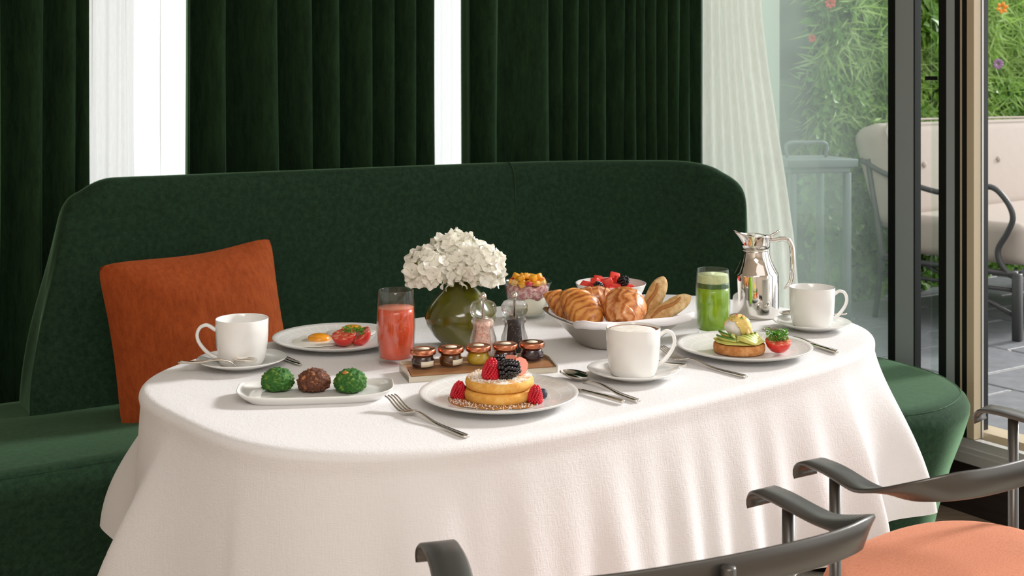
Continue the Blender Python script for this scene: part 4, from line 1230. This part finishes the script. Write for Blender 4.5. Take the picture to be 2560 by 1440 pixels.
# ------------------------------------------------------------------ eggs, tomatoes, parsley
def fried_egg(p, R, label, seed, rz=0):
    t = thing('fried_egg', label, 'egg', p, rz)
    rows = []
    for f, z in [(.02, .0045), (.3, .0045), (.6, .0035), (.85, .0028), (.97, .0018), (1.0, .0005), (.97, 0)]:
        r = []
        for i in range(48):
            a = 2 * PI * i / 48
            k = 1 + .16 * noise.noise(Vector((math.cos(a) * 1.3, math.sin(a) * 1.3, seed))) + .05 * noise.noise(Vector((math.cos(a) * 5, math.sin(a) * 5, seed)))
            r.append((R * f * k * math.cos(a), R * f * k * math.sin(a), z + .001 * noise.noise(Vector((math.cos(a) * 3 * f, math.sin(a) * 3 * f, seed)))))
        rows.append(r)
    V, F = grid(rows, closed_u=True); F.append(tuple(range(48))); F.append(tuple(range(len(V) - 48, len(V))))
    obj('white', V, F, M['eggwhite'], t)
    obj('yolk', *xf(lathe([(.024, .003), (.0245, .006), (.021, .0115), (.014, .0145), (.006, .0158), (0, .0160)], 36), Tr(.002, 0, 0)), M['yolk'], t)
EZ = Vector((0, 0, .0075))
fried_egg(ec + EZ + Vector((-.042, .004, 0)), .062, 'fried egg lying towards the mug on its plate', 2)
fried_egg(ec + EZ + Vector((.018, .074, .0035)), .052, 'fried egg lying behind the tomato halves', 6, 1.0)
def tomato(p, r, rot, label):
    t = thing('tomato_half', label, 'tomato', p); t.rotation_euler = rot
    obj('skin', *lathe([(0, 0), (r * .3, r * .04), (r * .62, r * .20), (r * .86, r * .48), (r * .98, r * .80), (r, r * .95)], 36), M['tomato'], t)
    obj('cut_face', *lathe([(r, r * .95), (r * .97, r * .99), (r * .6, r * .96), (r * .3, r * .99), (0, r * .97)], 36), M['tomato_in'], t)
    return t
tomato(ec + EZ + Vector((.020, -.034, .0)), .0255, (math.radians(14), math.radians(-6), 0), 'halved cherry tomato in front beside the fried eggs')
tomato(ec + EZ + Vector((.060, -.018, .0015)), .0235, (math.radians(16), math.radians(-34), 0), 'halved cherry tomato tilted against its twin beside the eggs')
def parsley(p, R, label, n, seed, h=.6):
    t = thing('parsley_sprig', label, 'herb', p)
    rnd2 = random.Random(seed); V, F = [], []
    for _ in range(n):
        d = Vector((rnd2.uniform(-1, 1), rnd2.uniform(-1, 1), rnd2.uniform(0, 1)))
        q = Vector((d.x * R, d.y * R * .7, d.z * R * h))
        M4 = Tr(q) @ Rz(rnd2.uniform(0, 6)) @ Rx(rnd2.uniform(-1, 1)) @ Ry(rnd2.uniform(-1, 1))
        s_ = rnd2.uniform(.0022, .0042)
        V, F = join((V, F), xf(([(0, 0, 0), (s_, -s_ * .8, .001), (s_ * 1.7, -s_ * .2, 0), (s_ * 1.2, .0, .0015), (s_ * 1.7, s_ * .3, 0), (s_, s_ * .8, .001)], [(0, 1, 3), (1, 2, 3), (0, 3, 5), (3, 4, 5)]), M4))
    obj('leaves', V, F, M['parsley'], t, smooth=False, kind='stuff')
    obj('stalk', *tube([(-R * .5, 0, 0), (0, 0, R * .25), (R * .7, -R * .3, R * .1)], .0008, 6), M['stem'], t)
parsley(ec + EZ + Vector((.034, -.022, .0245)), .022, 'chopped parsley sprig on the tomato halves by the eggs', 150, 3, .35)

# avocado muffin with poached egg
mz = ac + Vector((-.012, -.012, .0078))
mu = obj('toasted_muffin', *lathe([(0, 0), (.046, 0), (.0495, .002), (.0510, .008), (.0505, .0165), (.048, .019), (0, .0195)], 56), M['muffin'], None, mz); tag(mu, 'toasted muffin half under sliced avocado', 'bread')
sp_ = obj('avocado_mash', *xf(ball(1, 4, .049, .047, .0055, .10, 3, 2), Tr(0, 0, 0)), M['avocado'], None, mz + Vector((0, 0, .0232))); tag(sp_, 'layer of green avocado spread on the muffin', 'avocado')
def avo(label, P0, P1, bulge, w, down):
    P0, P1 = Vector(P0), Vector(P1)
    t = thing('avocado_slice', label, 'avocado', mz + Vector((0, 0, .0272)) + P0)
    n = 15; down = Vector(down).normalized(); st, rim_, R_ = [], [], []
    for i in range(n):
        f = i / (n - 1)
        c = (P1 - P0) * f + Vector(bulge) * math.sin(PI * f)
        hw = w * math.sin(PI * (.08 + .84 * f)) ** .6
        st.append((c + down * hw * .5, down * hw * .5, (P1 - P0).cross(down).normalized() * .0022))
        rim_.append(c); R_.append(.0006 + .0014 * math.sin(PI * f) ** .5)
    obj('flesh', *ribbon(st), M['avocado'], t)
    obj('green_rim', *tube(rim_, R_, 8), M['avoskin'], t)
AZ2 = mz + Vector((0, 0, .0272))
for i, nm in enumerate(['front avocado slice of the fan on the muffin', 'second avocado slice of the fan on the muffin', 'middle avocado slice of the fan on the muffin', 'fourth avocado slice of the fan, close to the poached egg', 'rearmost avocado slice of the fan on the muffin']):
    avo(nm, (-.010 + .0095 * i, -.028 + .0045 * i, .0085 + .001 * i), (.026 + .0045 * i, -.043 + .0095 * i, -.001), (-.004, -.006, .006), .012, (-.25, -.75, -.6))
avo('avocado slice curling along the muffin edge beside the green juice', (-.044, .004, .006), (-.016, -.040, .004), (-.012, -.008, .004), .013, (.55, .2, -.6))
avo('avocado slice behind the curled one at the muffin edge', (-.034, .014, .011), (-.020, -.026, .010), (-.012, 0, .004), .013, (.5, -.3, -.6))
avo('avocado slice tucked below the poached egg', (-.018, -.020, .013), (-.012, -.038, .004), (-.008, -.004, .002), .012, (.8, -.2, -.5))
pe = thing('poached_egg', 'poached egg coated in hollandaise on the avocado muffin', 'egg', AZ2 + Vector((-.003, .004, .002)))
obj('white', *xf(ball(1, 4, .0245, .0215, .0215, .08, 2.5, 4), Tr(0, 0, .0200)), M['poached'], pe)
sV, sF = ball(1, 5, .0262, .0232, .0232, .08, 2.5, 4)
keep = []
for f in sF:
    c = sum((Vector(sV[i]) for i in f), Vector()) / len(f)
    a = math.atan2(c.y, c.x)
    lim = -.004 + .016 * max(0, math.cos(a - math.radians(215))) ** 2 * 1.3 - .010 * noise.noise(Vector((math.cos(a) * 3, math.sin(a) * 3, 1))) - .012 * max(0, math.cos(a + .6)) ** 2
    if c.z > lim: keep.append(f)
so_ = obj('hollandaise', *xf((sV, keep), Tr(.0012, 0, .0198)), M['hollandaise'], pe)
md = so_.modifiers.new('thickness', 'SOLIDIFY'); md.thickness = .0022; md.offset = 0
for a, ln in ((-.9, .018), (-.35, .026), (.1, .021)):
    p0 = Vector((.0245 * math.cos(a), .0215 * math.sin(a), .020))
    obj('sauce_drip', *tube([p0 * 1.0, p0 + Vector((.003 * math.cos(a), .003 * math.sin(a), -ln * .5)), p0 + Vector((.009 * math.cos(a), .009 * math.sin(a), -ln))], [.0035, .004, .0055], 10), M['hollandaise'], pe)
rnd = random.Random(2); V, F = [], []; V2, F2 = [], []
for i in range(46):
    d = Vector((rnd.uniform(-.9, .9), rnd.uniform(-.9, .6), 1.0)).normalized()
    q = Vector((d.x * .0272, d.y * .0245, d.z * .0245 + .0202))
    if i % 3: V, F = join((V, F), xf(ball(.0011, 0), Tr(q)))
    else: V2, F2 = join((V2, F2), xf(ball(.0012, 0), Tr(q)))
obj('herb_flecks', V, F, M['parsley'], pe, smooth=False, kind='stuff'); obj('pepper_flecks', V2, F2, M['rasp_bit'], pe, smooth=False, kind='stuff')
tomato(ac + Vector((.063, -.020, .0085)), .0255, (math.radians(10), 0, 0), 'tomato half topped with parsley beside the avocado muffin')
parsley(ac + Vector((.062, -.020, .0330)), .019, 'curly parsley tuft on the tomato beside the muffin', 220, 9, 1.0)

# ------------------------------------------------------------------ bread bowl
bc_ = T(1540, 858)
bw = thing('bread_bowl', 'brushed steel square bread bowl with drawn out corners', 'bowl', bc_, math.radians(24))
def sqr(a, R, e): p = se(a, R, R, e); return p
rows = []
lv_ = [(.062, .003), (.066, 0), (.074, .001), (.082, .008), (.098, .028), (.113, .046), (.124, .056)]
for inner in (0, 1):
    for R0, z in (lv_ if not inner else lv_[::-1]):
        r = []
        for i in range(96):
            a = 2 * PI * i / 96
            e = 2.6 + 1.6 * (z / .056)
            p = se(a, R0 - .0016 * inner, (R0 - .0016 * inner) * .86, e)
            cor = abs(math.sin(2 * a)) ** 3
            k = 1 + .13 * cor * (z / .056) ** 2
            r.append((p.x * k, p.y * k, z + .010 * cor * (z / .056) ** 2 + .0016 * inner))
        rows.append(r)
V, F = grid(rows, closed_u=True); F.append(tuple(range(96))); F.append(tuple(range(len(V) - 96, len(V))))
obj('body', V, F, M['steel'], bw)
# napkin lining
rows = []
for j, (R0, z) in enumerate([(.03, .011), (.07, .012), (.092, .028), (.106, .046), (.117, .0585), (.1235, .066), (.1290, .0655), (.1310, .0590), (.1300, .052)]):
    r = []
    for i in range(120):
        a = 2 * PI * i / 120
        p = se(a, R0, R0 * .86, 2.6 + 1.3 * min(1, z / .056))
        cor = abs(math.sin(2 * a)) ** 3
        k = 1 + .10 * cor * (z / .056) ** 2 if j > 2 else 1
        wv = .0007 * math.sin(a * 13 + j * .4) * (j > 4) + .0010 * noise.noise(Vector((p.x * 40, p.y * 40, j)))
        nf = sm(.10, .55, math.cos(a - math.radians(262))) if j > 4 else 1
        ki = (1 if j <= 4 else nf + (1 - nf) * .1145 / R0)
        zi = z if j <= 4 else z * nf + (1 - nf) * .0545
        r.append((p.x * k * ki, p.y * k * ki, zi + wv * nf + (.006 * cor if j > 3 else 0)))
    rows.append(r)
V, F = grid(rows, closed_u=True); F.append(tuple(range(120)))
nk = obj('napkin', V, F, M['napkin'], None, bc_); nk.rotation_euler = (0, 0, math.radians(24))
md = nk.modifiers.new('thickness', 'SOLIDIFY'); md.thickness = .0012; md.offset = 1
tag(nk, 'white cloth napkin lining the bread bowl', 'napkin')
def croissant(L, R, bend, ridges, seed):
    rows = []; n = 72; seg = 28
    for i in range(n + 1):
        s = -1 + 2 * i / n
        a = s * bend
        rad = L / (2 * bend)
        c = Vector((rad * math.sin(a), rad * (math.cos(a) - 1), 0))
        t = Vector((math.cos(a), -math.sin(a), 0)); sd = Vector((math.sin(a), math.cos(a), 0))
        q = abs(s) * ridges; fr = q - math.floor(q)
        r = R * max(.02, (1 - abs(s) ** 2.3)) ** .55 * (1 + .11 * (1 - fr) - .055)
        row = []
        for k in range(seg):
            b = 2 * PI * k / seg
            w = 1 + .05 * noise.noise(Vector((s * 3, math.cos(b) * 2, math.sin(b) * 2 + seed)))
            row.append(c + sd * (r * w * math.cos(b)) + Vector((0, 0, r * w * .88 * math.sin(b))) + t * (.004 * math.sin(b * 2)))
        rows.append(row)
    V, F = grid(rows, closed_u=True); F.append(tuple(range(seg))); F.append(tuple(range(len(V) - seg, len(V))))
    return V, F
def bake(name, vf, mat, px, py, d, rot, label, cat='pastry'):
    o = obj(name, *vf, mat, None, ray(px, py, d)); o.rotation_euler = rot
    return tag(o, label, cat)
bake('croissant', croissant(.125, .038, .55, 3.2, 1), M['croissant'], 1455, 772, 2.47, (0, math.radians(22), math.radians(-62)), 'golden croissant at the front of the bread bowl facing the tray')
bake('croissant', croissant(.130, .043, .5, 3.0, 4), M['croissant2'], 1562, 770, 2.465, (0, math.radians(12), math.radians(-98)), 'large glossy croissant in the middle of the bread bowl')
bake('croissant', croissant(.115, .032, .6, 3.4, 8), M['croissant'], 1418, 770, 2.55, (math.radians(10), math.radians(30), math.radians(-40)), 'croissant at the corner of the bread bowl nearest the yogurt')
bake('croissant', croissant(.110, .031, .6, 3.2, 11), M['croissant2'], 1492, 748, 2.565, (0, math.radians(6), math.radians(10)), 'croissant at the back of the bread bowl below the fruit bowl')
def roll(L, R, seed):
    rows = []; n = 30; seg = 20
    for i in range(n + 1):
        s = -1 + 2 * i / n
        r = R * max(.03, 1 - abs(s) ** 3.4) ** .6
        row = []
        for k in range(seg):
            b = 2 * PI * k / seg
            g = -.16 * math.exp(-((b - PI / 2 - .25 * s) / .22) ** 2) * (abs(s) < .8)
            row.append((s * L / 2, r * math.cos(b) * (1 + g), r * .85 * math.sin(b) * (1 + g)))
        rows.append(row)
    V, F = grid(rows, closed_u=True); F.append(tuple(range(seg))); F.append(tuple(range(len(V) - seg, len(V))))
    return V, F
def bread(px, py, d, rot, label, L=.105, R=.0195):
    t = thing('baguette_roll', label, 'bread', ray(px, py, d)); t.rotation_euler = rot
    obj('crust', *roll(L, R, 1), M['roll'], t)
    obj('score', *tube(cr([(-L * .33, -.003, R * .76), (-L * .1, .003, R * .80), (L * .15, -.002, R * .80), (L * .33, .003, R * .74)], 5), [.002 + .002 * math.sin(PI * i / 15) for i in range(16)], 8, flat=.5), M['crumb'], t)
bread(1634, 748, 2.55, (math.radians(55), math.radians(-64), math.radians(8)), 'mini baguette standing upright in the bread bowl')
bread(1668, 775, 2.52, (math.radians(50), math.radians(-30), math.radians(4)), 'mini baguette leaning out over the bowl edge', .115, .0185)

# ------------------------------------------------------------------ fruit bowl behind
fc = T(1527, 798)
fc = ray(1527, 718, 2.82); fc.z = TZ
fb = obj('fruit_bowl', *lathe([(0, .003), (.034, .003), (.036, 0), (.040, 0), (.043, .006), (.060, .028), (.076, .058), (.0825, .073), (.0830, .075), (.0818, .0755), (.0745, .058), (.058, .030), (.040, .011), (0, .009)], 60), M['porcelain'], None, fc)
tag(fb, 'white porcelain bowl of watermelon and berries behind the croissants', 'bowl')
rnd = random.Random(21)
cube_vf = rbox(-.0105, .0105, -.0105, .0105, -.009, .009, .002, 2)
for ring, n, z in ((.052, 14, .060), (.033, 9, .066), (.012, 4, .070), (.030, 5, .080)):
    for i in range(n):
        a = 2 * PI * i / n + ring * 31
        p = fc + Vector((ring * math.cos(a) - .008, ring * math.sin(a), z + rnd.uniform(-.003, .004)))
        dice('watermelon_cube', M['watermelon'], 'red watermelon cube heaped in the white fruit bowl', 'watermelon cubes in the fruit bowl', p, rnd.uniform(.85, 1.15))
berry('blackberry', fc + Vector((.022, -.020, .077)), (math.radians(60), .2, .3), 'blackberry on top of the watermelon cubes', 1.2)
berry('blackberry', fc + Vector((-.030, -.045, .066)), (math.radians(50), 0, -.3), 'blackberry low at the bowl edge against the watermelon', 1.1)
